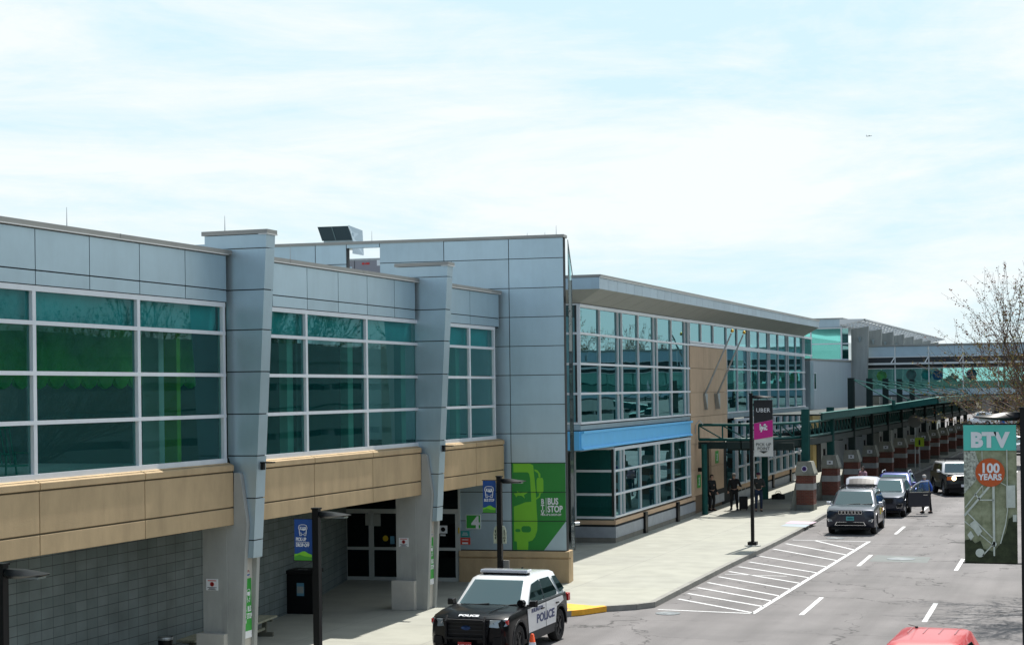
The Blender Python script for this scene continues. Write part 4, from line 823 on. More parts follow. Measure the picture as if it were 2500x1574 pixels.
# ------------------------------------------------------------------ street furniture under the wing
Tn=thing('waste_bin','large black square waste bin against the block wall','bin',(-20.5,41.25,.15),R(5))
MB().box(-.37,.37,-.35,.35,0,1.05).build('body',black,Tn,bevel=.02); MB().box(-.40,.40,-.38,.38,1.05,1.15).build('lid',blackp,Tn,bevel=.02)
s=MB().box(-.08,.12,-.362,-.35,.48,.82).build('sticker',mat('sticker_blue',(.12,.3,.42),.5),Tn); MB().box(-.07,.11,-.366,-.362,.55,.73).build('sticker_panel',mat('paper',(.35,.38,.36),.8),s)
MB().box(.371,.376,-.2,-.1,.5,.9).build('handle',steel,Tn); MB().box(-.1,.14,-.2,-.12,1.15,1.16).build('slot',steel,Tn)
benchm=mat('bench_wood',(.30,.30,.22),.8,0,.2,6)
def bench(x,y,rz,label):
    b=thing('bench',label,'bench',(x,y,.15),rz,'timber benches along the block wall')
    m=MB()
    for k in range(4): m.box(-.95,.95,-.22+k*.115,-.12+k*.115,.42,.47)
    m.build('seat',benchm,b,bevel=.006); 
    m=MB()
    for s in (-.65,.65):
        m=MB(); m.box(s-.05,s+.05,-.2,.2,.36,.42); m.box(s-.05,s+.05,-.05,.05,.1,.36); m.box(s-.05,s+.05,-.22,.22,0,.10); m.build('leg',mat('bench_leg',(.12,.12,.09),.8),b)
    MB().box(-.65,.65,-.03,.03,.16,.22).build('stretcher',benchm,b)
bench(-19.35,36.3,R(98),'low timber bench against the block wall, just right of the nearest pier'); bench(-19.3,29.9,R(92),'low timber bench cut off by the bottom edge'); 
bench(-19.35,33.9,R(95),'dark timber bench half behind the nearest pier')
RB=thing('round_bin','small round black litter bin at the bottom edge, left of the pier','bin',(-19.2,32.0,.15)); MB().lathe([(.13,0),(.15,.5),(.16,.62),(.16,.68),(.13,.68),(.12,.5)],18).build('body',black,RB,smooth=40); MB().lathe([(.163,.62),(.167,.65),(.163,.68)],18).build('rim',steel,RB)
co=thing('traffic_cone','orange and white traffic cone in front of the police car','cone',(-12.05,35.2,0))
m=MB(); m.lathe([(.15,.03),(.035,.70),(.02,.71)],18); m.build('cone_body',mat('cone_orange',(.85,.09,.01),.5),co,smooth=50); MB().lathe([(.127,.18),(.068,.53)],18).build('reflective_band',signw,co,smooth=50); MB().box(-.18,.18,-.18,.18,0,.03).build('base',blackp,co)
# ------------------------------------------------------------------ vehicles
def car(name,label,x,y,rz,L_,W,H,prof,gh,wheels,wr,body,ghm,arch,pull=(.02,.05,.11),wcol=rimm):
    """prof: upper outline (x,z) front->rear over bonnet and belt; gh: (x_cowl,x_roof_front,x_roof_rear,x_tail,z_belt,z_roof,tumble)"""
    P=thing(name,label,'car',(x,y,0),rz)
    xf,xr=wheels; zb=.30
    def archpts(xc):
        r=wr*1.16; o=[]
        for k in range(9): a=PI*k/8; o.append((xc+math.cos(a)*r,max(zb,wr+math.sin(a)*r)))
        return o
    low=[]
    for p in reversed(archpts(xr)): low.append(p)      # rear -> front
    for p in reversed(archpts(xf)): low.append(p)
    outline=low+prof                                    # prof front bottom -> front top -> rear -> rear bottom
    hw=W/2; rings=[]; zmid=.62*H*.62
    fx=max(p[0] for p in prof); rx=min(p[0] for p in prof)
    for yy,pl_,dz in ((-1,pull[2],.05),(-.975,pull[1],.012),(-.85,pull[0],.0),(-.5,.004,-.008),(0,0,-.012),(.5,.004,-.008),(.85,pull[0],0),(.975,pull[1],.012),(1,pull[2],.05)):
        ring=[]
        for i,(px_,pz) in enumerate(outline):
            ex=max(0,(px_-fx*.55)/(fx*.45))**2 if px_>0 else -max(0,(-px_+rx*.6)/(-rx*.4))**2
            q=px_-ex*pl_*2.2 if i>=len(low) else px_
            z=pz-dz if (i>=len(low) and pz>H*.42) else pz
            ring.append((q,yy*hw*(1 if not (i>=len(low) and pz>H*.48 and abs(yy)>.9) else .985),z))
        rings.append(ring)
    m=MB(); m.loft(rings); b=m.build('body',body,P,smooth=32)
    MB().box(rx*.93,fx*.93,-hw*.8,hw*.8,.22,.62).build('underbody',blackp,P)
    xc,xrf,xrr,xt,zbelt,zroof,tum=gh
    def ring(x0,x1,hw_,z,crown=0,n=3,r=.16):
        o=[]
        for cx,cy,a0 in ((x0-r,hw_-r,0),(x1+r,hw_-r,90),(x1+r,-hw_+r,180),(x0-r,-hw_+r,270)):
            for k in range(n+1): a=R(a0+90*k/n); o.append((cx+math.cos(a)*r,cy+math.sin(a)*r,z))
        return o
    wb=hw*.95; wt=wb-tum
    rr_=[ring(xc,xt,wb,zbelt-.03),ring(xrf+.02,xrr-.02,wt,zroof-.055),ring(xrf-.08,xrr+.06,wt-.07,zroof-.012),ring(xrf-.4,xrr+.35,wt-.32,zroof)]
    m=MB(); m.loft(rr_); m.build('cabin',ghm,P,smooth=40)
    def S(t): return wb+(wt-wb)*t      # half width at height fraction
    Z=lambda t: zbelt+(zroof-.055-zbelt)*t
    def side(pts,name='side_window',s=1,mt=None,o=.012,th=.01):
        q=[(px_,s*(S(t)+o),Z(t)) for px_,t in pts]; return MB().prism(q,(0,s*th,0)).build(name,mt or gcar,P)
    def face(front,u0,u1,t0,t1,name,mt,o=.014):
        f0=(xc if front else xt); f1=(xrf if front else xrr); sg=1 if front else -1
        X_=lambda t:f0+(f1-f0)*t+sg*o
        def pt(u,t): return (X_(t),u*(S(t)-.13),Z(t)+.01)
        m=MB(); n=8; T_=[t0+(t1-t0)*k/3 for k in range(4)]
        for i in range(n):
            for a,c in zip(T_,T_[1:]):
                ua=u0+(u1-u0)*i/n; ub=u0+(u1-u0)*(i+1)/n; m.quad(pt(ua,a),pt(ub,a),pt(ub,c),pt(ua,c)) if front else m.quad(pt(ua,c),pt(ub,c),pt(ub,a),pt(ua,a))
        return m.build(name,mt,P,smooth=60,keep=True)
    face(True,-1,1,.05,.94,'windscreen',gcar); face(False,-.88,.88,.12,.92,'rear_window',gcar)
    for wx in (xf,xr):
        for s in (1,-1):
            wv=MB(); M_=Matrix.Translation((wx,s*(hw-.13),wr))@Matrix.Rotation(-s*PI/2,4,'X')
            wv.lathe([(wr*.62,-.11),(wr*.93,-.11),(wr,-.07),(wr,.07),(wr*.93,.115),(wr*.66,.115),(wr*.62,.08)],24,M_); wo=wv.build('wheel',tyre,P,smooth=40)
            rm=MB(); rm.lathe([(wr*.66,.06),(wr*.66,.105),(wr*.58,.105),(wr*.56,.05),(.01,.05)],24,M_)
            for k in range(5):
                a=2*PI*k/5; rm.box(.05,wr*.60,-.035,.035,.05,.095,M_@Matrix.Rotation(a,4,'Z'))
            rm.lathe([(.07,.05),(.07,.11),(.01,.115)],12,M_); rm.build('rim',wcol,wo,smooth=40)
            am_=MB(); r1=wr*1.17; r2=wr*1.30; pts=[(wx+math.cos(PI*k/10)*r1,wr+math.sin(PI*k/10)*r1) for k in range(11)]+[(wx+math.cos(PI*k/10)*r2,wr+math.sin(PI*k/10)*r2) for k in range(10,-1,-1)]
            am_.prism([(a,s*(hw-.035),max(c,.28)) for a,c in pts],(0,s*.045,0)); am_.build('wheel_arch',arch,P)
    return P,side,face
def fr(P,name,pts,x,mt,th=.02):     # plate on the front, pts (y,z)
    return MB().prism([(x,a,c) for a,c in pts],(th,0,0)).build(name,mt,P)
def sd(P,name,pts,s,hw,mt,th=.008): return MB().prism([(a,s*hw,c) for a,c in pts],(0,s*th,0)).build(name,mt,P)
def mirrors(P,x,y,z,mt,k=1):
    for s in (1,-1):
        m=MB(); m.loft([[(x-.06,s*(y+.02),z-.04),(x-.06,s*(y+.24)*1,z-.07),(x-.06,s*(y+.24),z+.09),(x-.06,s*(y+.05),z+.09)],[(x+.07,s*(y+.06),z-.05),(x+.05,s*(y+.21),z-.06),(x+.05,s*(y+.21),z+.07),(x+.07,s*(y+.08),z+.07)]]); m.tube((x,s*(y-.08),z-.03),(x,s*(y+.06),z-.03),.02,n=6); m.build('mirror',mt,P,bevel=.01)
def handle(P,x,s,y,z,mt): MB().box(x-.09,x+.09,*sorted((s*y,s*(y+.035))),z-.015,z+.015).build('door_handle',mt,P,bevel=.004)
cblack=mat('car_black',(.003,.0035,.005),.3,0,coat=.28,spec=.12); cwhite=mat('car_white',(.75,.77,.78),.3,0,coat=.8); cnavy=mat('car_navy',(.022,.028,.045),.28,.6,coat=.5); cslate=mat('car_slate',(.04,.048,.065),.3,.6,coat=.9)
csilver=mat('car_silver',(.45,.48,.55),.25,.6,coat=.9); cblue=mat('car_blue',(.008,.018,.22),.25,.4,coat=.9); cred=mat('car_red',(.45,.008,.014),.42,0,coat=.5); trim=mat('car_trim',(.02,.021,.023),.6)
def suvprof(f,r,hood,nose,belt,cowl,tail): # front bottom -> over hood -> rear bottom
    return [(f-.10,.32),(f-.02,.42),(f,.60),(f-.01,nose-.08),(f-.07,nose),(f-.20,nose+.05),((f+cowl)/2,hood-.03),(cowl,hood),(cowl-.5,belt),(0,belt),(r+.6,belt+.01),(r+.12,belt),(r+.03,belt-.1),(r,.75),(r+.03,.45),(r+.10,.34)]
# --- police car
HP=-PI/2
P,side,face=car('police_car','black and white police car parked at the curb with roof light bar',-13.55,37.62,HP,5.0,1.82,1.70,suvprof(2.44,-2.16,1.12,.98,1.12,1.0,0),(1.06,.28,-1.55,-2.08,1.10,1.69,.15),(1.53,-1.39),.385,cblack,cwhite,trim,pull=(.02,.07,.10),wcol=mat('steel_wheel',(.012,.012,.013),.5))
hw=.91
sd(P,'white_door',[(.93,.50),(1.02,1.04),(-1.55,1.07),(-1.62,.95),(-1.10,.86),(-1.00,.50)],1,hw+.003,cwhite); sd(P,'white_door',[(.93,.50),(1.02,1.04),(-1.55,1.07),(-1.62,.95),(-1.10,.86),(-1.00,.50)],-1,hw+.003,cwhite)
for s in (1,-1):
    sd(P,'sill_cladding',[(.98,.30),(.98,.49),(-.9,.49),(-.9,.30)],s,hw-.02,trim,.03)
    side([(.80,.06),(.30,.80),(-.25,.90),(-.25,.06)],s=s); side([(-.32,.06),(-.32,.90),(-.98,.88),(-1.28,.22),(-1.22,.06)],s=s); side([(-1.42,.30),(-1.22,.86),(-1.46,.84),(-1.86,.20),(-1.5,.10)],s=s)
    for hx in (.0,-1.1): handle(P,hx,s,hw+.01,.95,blackp)
    sd(P,'door_gap',[(-.275,.50),(-.27,1.12),(-.285,1.12),(-.29,.50)],s,hw+.012,seam,.003)
    sg=1 if s>0 else -1
MT=lambda x,z:(Matrix.Translation((x,hw+.014,z))@Matrix.Rotation(PI,4,'Z')@RX90)
ML=lambda x,z:(Matrix.Translation((x,-hw-.014,z))@RX90)
pb=mat('police_blue',(.012,.03,.13),.4)
for s,MM in ((1,MT),(-1,ML)): 
    text('POLICE',.27,pb,P,MM(-.25,.66),bold=.010,sx=1.45,space=1.02); text('BURLINGTON',.13,pb,P,MM(.35 if s>0 else .3,.93),bold=.003)
mirrors(P,.86,hw-.06,1.14,cblack)
MB().tube((.93,.82,1.10),(1.02,.80,1.18),.03,n=8).tube((1.02,.80,1.18),(1.16,.79,1.19),.085,.08,12).build('spotlight',cblack,P,smooth=50)
lb=MB(); lb.loft([[(.02,-.57,1.74),(.02,.57,1.74),(-.28,.57,1.74),(-.28,-.57,1.74)],[(.04,-.59,1.765),(.04,.59,1.765),(-.30,.59,1.765),(-.30,-.59,1.765)],[(.02,-.57,1.815),(.02,.57,1.815),(-.28,.57,1.815),(-.28,-.57,1.815)]]); lbo=lb.build('light_bar',mat('bar_clear',(.6,.62,.66),.15,.1,coat=1),P,bevel=.012)
MB().box(.035,.048,-.55,.55,1.755,1.79).build('bar_led',mat('bar_led',(.35,.36,.4),.2),lbo); MB().box(-.2,-.1,-.56,.56,1.66,1.74).build('bar_foot',blackp,P)
MB().box(-.55,-.42,.02,.12,1.68,1.70).build('antenna_base',blackp,P); MB().tube((-1.0,.1,1.68),(-1.0,.1,1.77),.04,.02,8).build('antenna',cblack,P)
gr_=fr(P,'grille',[(-.48,.60),(.48,.60),(.55,.98),(-.55,.98)],2.475,blackp,.03)
m=MB(); 
for k in range(4): m.prism([(2.505,-.5,.66+k*.08),(2.505,.5,.66+k*.08),(2.505,.5,.675+k*.08),(2.505,-.5,.675+k*.08)],(.01,0,0))
m.build('grille_bar',trim,gr_); m=MB(); m.lathe([(.11,0),(.11,.012),(.001,.016)],20,Matrix.Translation((2.515,0,.80))@Matrix.Rotation(PI/2,4,'Y')@Matrix.Diagonal((.45,1,1,1))); m.build('oval_badge',mat('badge',(.02,.05,.15),.15,.6),gr_)
for s in (1,-1):
    m=MB(); m.loft([[(2.40,s*.48,.96),(2.33,s*.48,.82),(2.45,s*.48,.82),(2.44,s*.48,.95)],[(2.30,s*.70,.97),(2.30,s*.70,.80),(2.415,s*.70,.80),(2.39,s*.70,.96)],[(2.12,s*.865,.98),(2.12,s*.865,.84),(2.30,s*.885,.84),(2.26,s*.885,.97)]]); hl=m.build('headlight',lampg,P)
    MB().box(2.22,2.30,*sorted((s*.84,s*.90)),.86,.95).build('reflector',redl,hl)
    for a in (.58,.72): MB().lathe([(.05,0),(.045,.02),(.01,.01)],12,Matrix.Translation((2.40-(a-.58)*.3,s*a,.87))@Matrix.Rotation(PI/2,4,'Y')).build('projector',chrome,hl)
    fr(P,'bumper_intake',[(s*.58,.42),(s*.80,.44),(s*.78,.60),(s*.60,.58)],2.40,blackp,.04)
pbm=MB(); 
for s in (1,-1): pbm.prism([(2.48,s*.42,.40),(2.60,s*.42,.44),(2.62,s*.42,.95),(2.50,s*.42,1.06)],(0,s*.05,0))
pbm.box(2.56,2.61,-.42,.42,.93,.99); pbm.box(2.56,2.61,-.42,.42,.55,.60); pbm.build('push_bar',blackp,P,bevel=.008)
pl_=MB().box(2.60,2.62,-.155,.155,.34,.50).build('number_plate',mat('plate_red',(.45,.03,.03),.5),P); MR2=Matrix.Rotation(PI/2,4,'Z')
text('AAR 685',.09,signw,pl_,Matrix.Translation((2.622,0,.385))@MR2@RX90,bold=.002); MB().box(2.5,2.6,-.2,.2,.30,.34).build('plate_bracket',blackp,P)
text('POLICE',.11,signw,P,Matrix.Translation((2.36,0,1.03))@MR2@Matrix.Rotation(R(20),4,'X'),bold=.006,sx=1.3)
MB().prism([(2.0,.35,1.09),(1.15,.5,1.14),(1.15,.53,1.14),(2.0,.38,1.09)],(0,0,.012)).build('bonnet_crease',mat('crease_gloss',(.03,.032,.036),.12,.2,coat=1),P)
m=MB()
for s in (-.45,.25): m.tube((1.08,s,1.115),(1.02,s+.45,1.15),.012,n=5)
m.build('wiper',blackp,P)
for s in (1,-1): MB().box(-2.20,-2.04,*sorted((s*.74,s*.905)),.88,1.06).build('tail_lamp',redl,P,bevel=.01)
# --- dark SUV with seven-slot grille and open boot
J,side,face=car('parked_suv','dark slate SUV with roof rack, seven slot grille and open boot',-10.36,72.0,HP+R(1.8),4.82,1.94,1.76,suvprof(2.41,-2.41,1.15,1.0,1.14,.95,0),(1.0,.25,-1.75,-2.30,1.12,1.72,.17),(1.48,-1.44),.385,cnavy,cslate,cnavy)
hw=.97
for s in (1,-1):
    side([(.74,.06),(.28,.82),(-.25,.90),(-.25,.06)],s=s); side([(-.32,.06),(-.32,.90),(-1.0,.88),(-1.22,.10)],s=s); side([(-1.34,.12),(-1.1,.86),(-1.62,.80),(-1.95,.15)],s=s)
    for hx in (-.02,-1.05): handle(J,hx,s,hw-.01,.98,csilver)
    hl=MB().prism([(2.30,s*.50,.99),(2.22,s*.93,1.0),(2.22,s*.92,.87),(2.31,s*.50,.85)],(.07,0,0)).build('headlight',lampg,J)
    fr(J,'fog_lamp',[(s*.62,.64),(s*.92,.66),(s*.88,.54),(s*.66,.54)],2.33,chrome,.03); fr(J,'fog_lens',[(s*.66,.625),(s*.88,.64),(s*.85,.56),(s*.69,.56)],2.35,lampg,.025)
for k in range(7):
    y0=(k-3)*.135; g_=fr(J,'grille_slot',[(y0-.057,.85),(y0+.057,.85),(y0+.057,.99),(y0-.057,.99)],2.385,chrome,.02); fr(g_,'slot',[(y0-.042,.862),(y0+.042,.862),(y0+.042,.978),(y0-.042,.978)],2.40,blackp,.012).parent=g_
text('Jeep',.09,signw,J,Matrix.Translation((2.36,0,1.03))@MR2@RX90,bold=.002)
fr(J,'lower_intake',[(-.62,.40),(.62,.40),(.55,.54),(-.55,.54)],2.36,chrome,.04); fr(J,'intake_mesh',[(-.58,.415),(.58,.415),(.52,.525),(-.52,.525)],2.385,blackp,.03)
pl_=MB().box(2.42,2.44,-.155,.155,.60,.76).build('number_plate',mat('plate_teal',(.10,.42,.42),.5),J); MB().box(2.441,2.445,-.11,.11,.65,.71).build('plate_characters',mat('plate_dark_teal',(.03,.16,.18),.6),pl_)
mirrors(J,.82,hw-.06,1.17,csilver)
m=MB()
for s in (1,-1): m.path([(.15,s*.66,1.74),(.05,s*.66,1.80),(-1.55,s*.66,1.80),(-1.65,s*.66,1.74)],.018,6)
for x in (-.15,-.75,-1.3): m.box(x-.025,x+.025,-.72,.72,1.815,1.84)
m.build('roof_rack',black,J)
dc=sd(J,'door_decal',[(.30,.70),(.30,.98),(-.15,.98),(-.15,.70)],1,hw,mat('decal_yellow',(.6,.5,.03),.5)); dc2=sd(J,'door_decal',[(-.45,.74),(-.45,.92),(-.95,.92),(-.95,.74)],1,hw,mat('decal_orange',(.6,.28,.03),.5))
m=MB(); gate=[(-1.80,-.66,1.76),(-1.80,.66,1.76),(-2.55,.70,2.16),(-2.55,-.70,2.16)]
rg=[]
for k in range(7):
    t=k/6; x=-1.80-.85*t; z=1.74+.34*math.sin(t*PI/2); hwg=.64+.08*t; rg.append([(x,-hwg,z-.05),(x,-hwg*.8,z+.02),(x,0,z+.05),(x,hwg*.8,z+.02),(x,hwg,z-.05),(x,0,z-.03)])
m.loft(rg); tg=m.build('tailgate',mat('tailgate_sky_sheen',(.38,.38,.44),.25,.3,coat=.8),J,smooth=40)  # pale colour on the dark SUV's gate stands in for reflected sky
m=MB()
for k in range(4):
    def tp(t,u): h_=(.60+.08*t)*.86; return (-1.80-.85*t,u*h_,1.74+.34*math.sin(t*PI/2)+.068-abs(u)**2*.04)
    a,b_=.03+k*.12,.03+(k+1)*.12
    for q in range(6): u0=-1+q/3; u1=u0+1/3; m.quad(tp(a,u0),tp(a,u1),tp(b_,u1),tp(b_,u0))
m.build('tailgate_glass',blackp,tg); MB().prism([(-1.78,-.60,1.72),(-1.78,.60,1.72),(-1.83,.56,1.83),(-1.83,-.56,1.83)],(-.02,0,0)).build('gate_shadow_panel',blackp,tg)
m=MB(); m.tube((1.02,-.3,1.15),(.96,.25,1.19),.012,n=5); m.tube((1.02,.25,1.15),(.96,.75,1.19),.012,n=5); m.build('wiper',blackp,J)
# --- navy crossover with driver's door open
Kc,side,face=car('crossover','navy crossover with its driver door swung wide open',-10.28,81.55,HP+R(1.5),4.76,1.89,1.69,suvprof(2.38,-2.38,1.12,.92,1.12,1.0,0),(1.05,.2,-1.7,-2.28,1.10,1.67,.16),(1.45,-1.35),.37,cnavy,cnavy,cnavy)
hw=.945
for s in (1,-1):
    side([(.78,.06),(.25,.82),(-.28,.90),(-.28,.06)],s=s,mt=gcar); side([(-.34,.06),(-.34,.90),(-1.0,.86),(-1.22,.10)],s=s)
    MB().prism([(2.28,s*.50,.86),(2.20,s*.92,1.0),(2.16,s*.93,.90),(2.28,s*.52,.77)],(.06,0,0)).build('headlight',lampg,Kc)
    fr(Kc,'fog_surround',[(s*.55,.62),(s*.90,.66),(s*.86,.46),(s*.62,.42)],2.32,chrome,.03); fr(Kc,'fog_lamp',[(s*.59,.60),(s*.86,.63),(s*.82,.49),(s*.64,.46)],2.34,blackp,.02)
m=MB(); m.box(-.28,.78,.935,.955,.42,1.08); m.build('door_opening',dark,Kc)
fr(Kc,'grille',[(-.42,.66),(.42,.66),(.48,.88),(-.48,.88)],2.345,blackp,.03)
text('KIA',.10,chrome,Kc,Matrix.Translation((2.30,0,.90))@MR2@RX90,bold=.002)
dr=thing('x','x','x'); dr.name='door'; 
for k in ('label','category'): del dr[k]
dr.parent=Kc; dr.location=(.80,.95,0); dr.rotation_euler=(0,0,R(-68)) 
MB().box(-1.02,0,.0,.09,.40,1.08).build('door_shell',cnavy,dr,bevel=.02); 
m=MB(); m.path([(0,.05,1.08),(-.35,.05,1.42),(-.62,.05,1.56),(-1.0,.05,1.58),(-1.02,.05,1.08)],.03,6); m.build('window_frame',chrome,dr); MB().prism([(0,.045,1.08),(-.35,.045,1.42),(-.62,.045,1.56),(-1.0,.045,1.58),(-1.02,.045,1.08)],(0,.01,0)).build('door_glass',gscreen,dr)
MB().box(-.98,-.02,.092,.10,1.06,1.085).build('belt_trim',chrome,dr); MB().box(-.92,-.72,.10,.13,.93,.96).build('door_handle',chrome,dr); m=MB(); m.loft([[(-.02,.10,1.08),(-.02,.30,1.06),(-.02,.30,1.22),(-.02,.12,1.22)],[(.10,.12,1.09),(.08,.27,1.08),(.08,.27,1.20),(.10,.14,1.20)]]); m.build('mirror',cnavy,dr)
m=MB(); m.loft([[(.80,-.93,1.10),(.80,-1.13,1.08),(.80,-1.13,1.24),(.80,-.95,1.24)],[(.92,-.95,1.11),(.90,-1.10,1.1),(.90,-1.10,1.22),(.92,-.97,1.22)]]); m.build('mirror',cnavy,Kc)
# --- blue hatchback behind
Q,side,face=car('blue_car','bright blue car with roof bars parked behind the navy crossover',-10.75,88.3,HP+R(1),4.5,1.82,1.62,suvprof(2.25,-2.25,1.08,.90,1.08,.9,0),(.95,.2,-1.5,-2.1,1.06,1.60,.15),(1.38,-1.28),.35,cblue,cblue,cblue)
for s in (1,-1):
    side([(.7,.06),(.25,.82),(-.28,.90),(-.28,.06)],s=s); side([(-.34,.06),(-.34,.90),(-1.0,.86),(-1.22,.10)],s=s)
    MB().prism([(2.14,s*.50,.86),(2.06,s*.88,.94),(2.02,s*.88,.84),(2.14,s*.52,.77)],(.06,0,0)).build('headlight',lampg,Q)
    m=MB(); m.path([(.12,s*.64,1.60),(0,s*.64,1.70),(-1.25,s*.64,1.70),(-1.4,s*.64,1.60)],.022,6); m.build('roof_rail',csilver,Q)
fr(Q,'grille',[(-.42,.60),(.42,.60),(.48,.80),(-.48,.80)],2.215,blackp,.03); mirrors(Q,.75,.85,1.10,cblue)
# --- boxy dark 4x4 with white roof and lit lamps
F,side,face=car('boxy_suv','boxy dark green SUV with white roof and bonnet driving toward us, lamps lit',-8.63,97.4,HP+R(17),4.67,1.90,1.83,[(2.23,.40),(2.33,.50),(2.33,.80),(2.30,1.10),(2.2,1.16),(1.6,1.19),(1.0,1.22),(.9,1.22),(.4,1.24),(-.5,1.24),(-1.8,1.24),(-2.25,1.24),(-2.33,1.15),(-2.33,.8),(-2.3,.5),(-2.2,.4)],(.98,.55,-1.8,-2.25,1.20,1.78,.12),(1.4,-1.3),.42,mat('car_dark_green',(.02,.03,.03),.4,.2,coat=.5),cwhite,trim)
for s in (1,-1):
    side([(.78,.06),(.55,.88),(-.28,.90),(-.28,.06)],s=s); side([(-.34,.06),(-.34,.90),(-1.4,.86),(-1.5,.10)],s=s,mt=cblack)
    o=MB().lathe([(.13,0),(.12,.03),(.01,.04)],16,Matrix.Translation((2.33,s*.55,.98))@Matrix.Rotation(PI/2,4,'Y')).build('headlight',lampl if s>0 else lampl,F)
    MB().box(2.28,2.34,*sorted((s*.70,s*.92)),.88,1.06).build('indicator',orange,F); MB().box(2.33,2.40,*sorted((s*.45,s*.85)),.48,.62).build('fog_lamp',lampg,F)
MB().box(1.0,2.2,-.85,.85,1.18,1.215).build('white_bonnet',cwhite,F,bevel=.012); fr(F,'grille',[(-.66,.84),(.66,.84),(.66,1.08),(-.66,1.08)],2.32,blackp,.02); MB().box(2.3,2.45,-.92,.92,.44,.70).build('bumper',blackp,F,bevel=.03)
MB().box(2.45,2.47,-.2,.2,.52,.66).build('number_plate',signw,F); mirrors(F,.72,.9,1.30,cwhite)
m=MB(); 
for s in (.6,-.6): m.tube((.3,s,1.92),(-1.6,s,1.92),.02,n=6)
for x in (.3,-.2,-.7,-1.2,-1.6): m.tube((x,-.6,1.92),(x,.6,1.92),.018,n=6); 
for x in (.3,-1.6):
    for s in (.6,-.6): m.tube((x,s,1.78),(x,s,1.92),.02,n=6)
m.build('roof_rack',black,F)
# --- red car at the bottom edge
Rr,side,face=car('red_car','bright red car cut off by the bottom edge of the frame',-3.31,31.25,HP+R(-1),4.5,1.80,1.46,suvprof(2.35,-2.15,.98,.78,.98,1.1,0),(1.25,.45,-1.75,-2.1,.94,1.45,.22),(1.5,-1.25),.32,cred,cred,cred)
for s in (1,-1):
    side([(.72,.06),(.22,.76),(-.28,.88),(-.28,.06)],s=s); side([(-.34,.06),(-.34,.88),(-.95,.82),(-1.25,.10)],s=s)
    MB().prism([(2.04,s*.50,.74),(1.94,s*.84,.80),(1.9,s*.84,.70),(2.04,s*.52,.66)],(.06,0,0)).build('headlight',lampg,Rr)
m=MB()
for y in (-.42,-.14,.14,.42): m.prism([(-.75,y-.008,1.452),(-1.55,y-.008,1.452),(-1.55,y+.008,1.452),(-.75,y+.008,1.452)],(0,0,.006))
m.build('roof_rib',mat('car_red_deep',(.25,.01,.015),.4,coat=.5),Rr); mirrors(Rr,.72,.80,1.0,cred)
m=MB(); m.tube((-1.5,-.35,1.45),(-1.5,-.35,1.48),.035,.02,8); m.tube((-1.5,-.35,1.47),(-.65,-.38,1.62),.006,n=5); m.build('aerial',blackp,Rr)
# --- far vehicles beyond the skybridge
def far(label,x,y,rz,mt,k=1.0):
    o,side,face=car('far_car',label,x,y,rz,4.6,1.85,1.6*k,suvprof(2.3,-2.3,1.05,.9,1.05,.9,0),(.95,.2,-1.5,-2.1,1.04,1.6*k,.15),(1.38,-1.28),.34,mt,mt,trim)
    for s in (1,-1): side([(.7,.06),(.25,.82),(-1.0,.86),(-1.22,.10)],s=s)
    return o
far('silver car standing by the right edge behind the banner',-8.2,153.5,HP,csilver); far('white van far away above the anniversary banner',-14.0,245,R(20),cwhite,1.35); far('dark car parked beyond the skybridge',-10.8,232,R(10),cblack,1.1); far('white pickup far beyond the canopy end',-19.5,262,R(170),cwhite,1.3)
